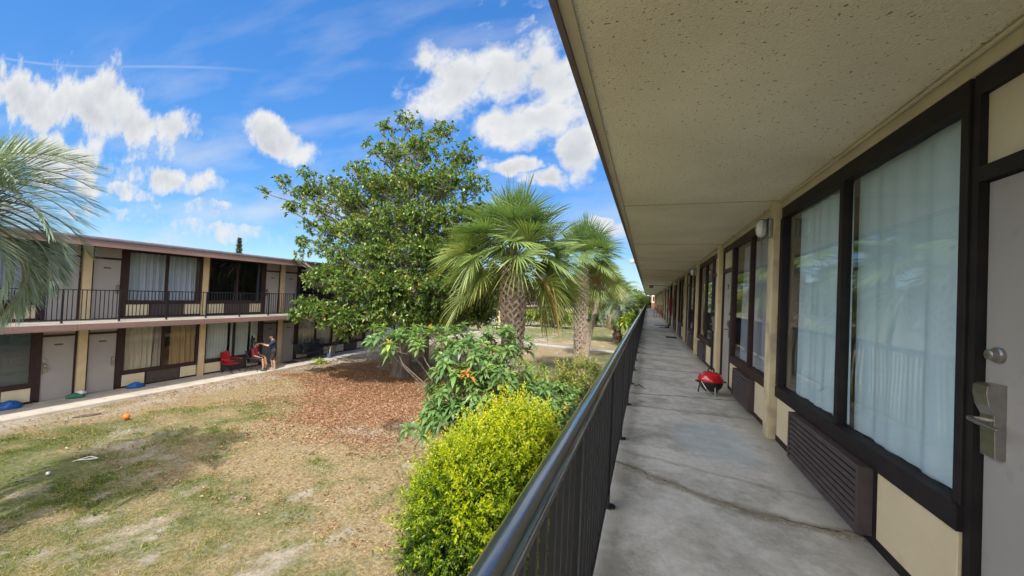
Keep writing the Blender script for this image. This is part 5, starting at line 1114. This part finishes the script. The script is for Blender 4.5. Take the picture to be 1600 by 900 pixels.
# ------------------------------------------------------------------ things on the near walkway
M_rede = mat('red enamel', (.50, .012, .02), (.42, .01, .016), 4, .18, coat=.8); M_blke = mat('black enamel', (.015, .015, .016), (.02, .02, .02), 5, .3)
gx_, gy_ = 1.04, 7.1
T = thing('kettle_grill', 'small red lidded kettle grill standing on the walkway by the door', 'grill', (gx_, gy_, FL+.003))
MB().lathe([(.02, .03), (.10, .045), (.155, .10), (.177, .165), (.178, .178), (.168, .178)], n=32).build('bowl', M_blke, T, smooth=True)
lid = MB().lathe([(.183, .172), (.186, .186), (.178, .215), (.15, .255), (.10, .282), (.04, .294), (.002, .296)], n=32).build('lid', M_rede, T, smooth=True)
q_ = MB(); q_.tube([(-.045, 0, .287), (-.043, 0, .325), (-.02, 0, .342), (.02, 0, .342), (.043, 0, .325), (.045, 0, .287)], .011, 8); q_.build('handle', M_blke, lid, smooth=True)
for k in range(3):
    a = k*2.094+.5; q_ = MB(); q_.tube([(.15*math.cos(a), .15*math.sin(a), .12), (.17*math.cos(a), .17*math.sin(a), .004)], .010, 6); q_.build('leg', M_steel if k == 2 else M_blke, T)
for sg in (-1, 1):
    q_ = MB(); q_.tube([(sg*.17, -.035, .165), (sg*.215, -.03, .165), (sg*.215, .03, .165), (sg*.17, .035, .165)], .010, 6); q_.build('side_handle', M_blke, T)
q_ = MB(); q_.tube([(-.17, -.07, .17), (-.13, -.14, .09), (-.05, -.19, .01)], .006, 6); q_.build('wire_clip', M_steel, T)
T.rotation_euler[2] = .3; T.scale = (1.08, 1.08, 1.27)
M_lglass = mat('frosted ribbed glass', (.55, .58, .56), (.42, .45, .44), 20, .15, .1, spec=.8, coat=.5); M_lbase = mat('grey lamp metal', (.30, .31, .31), (.22, .23, .23), 10, .45, metal=.6)
def walllamp(label, y, k=0):
    T = thing('wall_lamp', label, 'wall lamp', (XC, y, FL+2.42), 0, 'wall lamps along the near walkway')
    MB().box(-.045, -.001, -.055, .055, -.115, .10).build('mount', M_lbase, T, bevel=.012)
    g_ = MB().lathe([(.03, .075), (.052, .06), (.056, -.02), (.05, -.075), (.03, -.10), (.004, -.108)], (-.105, 0, 0), 18).build('glass_shade', M_lglass, T, smooth=True)
    MB().lathe([(.058, .058), (.06, .085), (.045, .10), (.004, .104)], (-.1, 0, 0), 18).build('cap', M_lbase, T, smooth=True)
    cg = MB()
    for a in (0, 1.57, 3.14, 4.71): cg.tube([(-.105+.06*math.cos(a), .06*math.sin(a), .06), (-.105+.061*math.cos(a), .061*math.sin(a), -.03), (-.105+.035*math.cos(a), .035*math.sin(a), -.10), (-.105, 0, -.115)], .003, 4)
    cg.build('cage', M_lbase, T); return T
ords = {2: 'ribbed glass wall lamp on the stained cream column nearest the window with white curtains', 4: 'second glass wall lamp along the near walkway', 6: 'third glass wall lamp along the near walkway', 8: 'fourth glass wall lamp along the near walkway', 10: 'fifth glass wall lamp along the near walkway'}
for k, lb in ords.items(): walllamp(lb, ncol[k]+.07)
T = thing('fire_extinguisher_cabinet', 'red fire extinguisher cabinet mounted on a column of the near walkway', 'fire cabinet', (XC, 22.9, FL+1.35))
T.location = (XC, ncol[7]+.08, FL+1.35)
MB().box(-.17, 0, -.13, .13, -.38, .38).build('case', mat('red cabinet paint', (.32, .02, .02), (.26, .015, .018), 4, .5), T, bevel=.006); MB().box(-.12, -.05, -.136, -.1305, -.3, .3).build('door_panel', mat('dull red panel', (.22, .015, .015), (.2, .012, .012), 4, .4), T)
T = thing('exit_sign', 'dark rod with a small red sign box hung under the walkway ceiling', 'sign', (.2, 30, CE-.12)); q_ = MB(); q_.tube([(-.35, 0, .06), (1.1, 0, .06)], .02, 6); q_.tube([(.3, 0, .06), (.3, 0, .12)], .015, 6); q_.build('rod', M_blke, T); MB().box(-.12, .18, -.03, .03, -.12, .04).build('sign_box', mat('red sign plastic', (.4, .06, .04), (.3, .05, .04), 4, .5), T)
# wooden rocker far along, cup, boots
M_wood = mat('brown varnished wood', (.22, .10, .05), (.15, .065, .035), 3, .5, .2, stretch=(1, 1, .2))
T = thing('rocking_chair', 'brown wooden slat chair against the wall at the far end of the walkway', 'chair', (.98, 37.5, FL+.002), math.radians(150))
for k in range(6): MB().box(-.26+.09*k, -.195+.09*k, -.28, -.25, .42, 1.15).build('back_slat', M_wood, T)
MB().box(-.29, .29, -.28, -.24, 1.12, 1.2).build('top_rail', M_wood, T); MB().box(-.28, .28, -.24, .28, .40, .44).build('seat', M_wood, T)
for sx in (-.27, .27):
    for sy in (-.24, .25): MB().box(sx-.02, sx+.02, sy-.02, sy+.02, .04, .66 if sy > 0 else 1.15).build('leg', M_wood, T)
    MB().box(sx-.035, sx+.035, -.26, .30, .66, .69).build('armrest', M_wood, T); q_ = MB(); q_.tube([(sx, -.5, .06), (sx, -.2, .02), (sx, .15, .02), (sx, .42, .06)], .018, 6); q_.build('rocker', M_wood, T)
T = MB().lathe([(.03, 0), (.042, .11), (.038, .11), (.027, .01)], n=14).build('cup', mat('white paper cup', (.8, .8, .8), (.75, .75, .75), 4, .6), smooth=True); T.location = (.62, 31.2, FL+.003); tag(T, 'small white cup left standing on the walkway floor', 'cup')
T = thing('boot_pair', 'pair of black boots standing by a column of the near walkway', 'boots', (1.18, 23.3, FL+.002))
for k in (0, 1): fuse('boot', [((0, k*.13, .05), .05, (-.16, k*.13, .04), .04), ((0, k*.13, .06), .05, (0.01, k*.13, .22), .05)], M_shoe, T, .012)
T = thing('flood_light', 'small pinkish grey floodlight fixed to the roof edge far along the walkway', 'floodlight', (RE-.04, 13.0, CE+.07)); MB().box(-.16, 0, -.06, .06, -.07, .06).build('housing', mat('pinkish grey metal', (.42, .36, .36), (.36, .3, .3), 5, .5), T, bevel=.01); MB().box(-.15, -.01, -.075, -.061, -.06, .05).build('lens', M_lglass, T)
tag(MB().tube([(-.16, 6.9, FL+.03), (-.08, 6.95, FL+.05), (.02, 6.85, FL+.012)], [.006, .012, .004], 5).build('dry_leaf', M_boot2, smooth=True), 'curled dark dry leaf by the foot of the near railing', 'leaf')
# pink end building
T = thing('pink_building', 'pale pink building end with small dark openings past the walkway', 'building', (.9, 93, 0)); Mp = mat('pale pink stucco', (.62, .40, .33), (.56, .36, .30), 2, .85)
MB().box(0, 6, 0, 5, -.1, 7.2).build('wall', Mp, T); MB().box(-.2, 6.2, -.3, 5.2, 7.201, 7.5).build('roof', M_roof, T)
for x in (.25, 1.0, 1.9): MB().box(x, x+.3, -.03, -.001, 4.1, 5.2).build('window', M_frame, T)
MB().box(-.02, 2.6, -.8, -.001, FL, FL+1.1).build('stair_wall', M_wood, T)
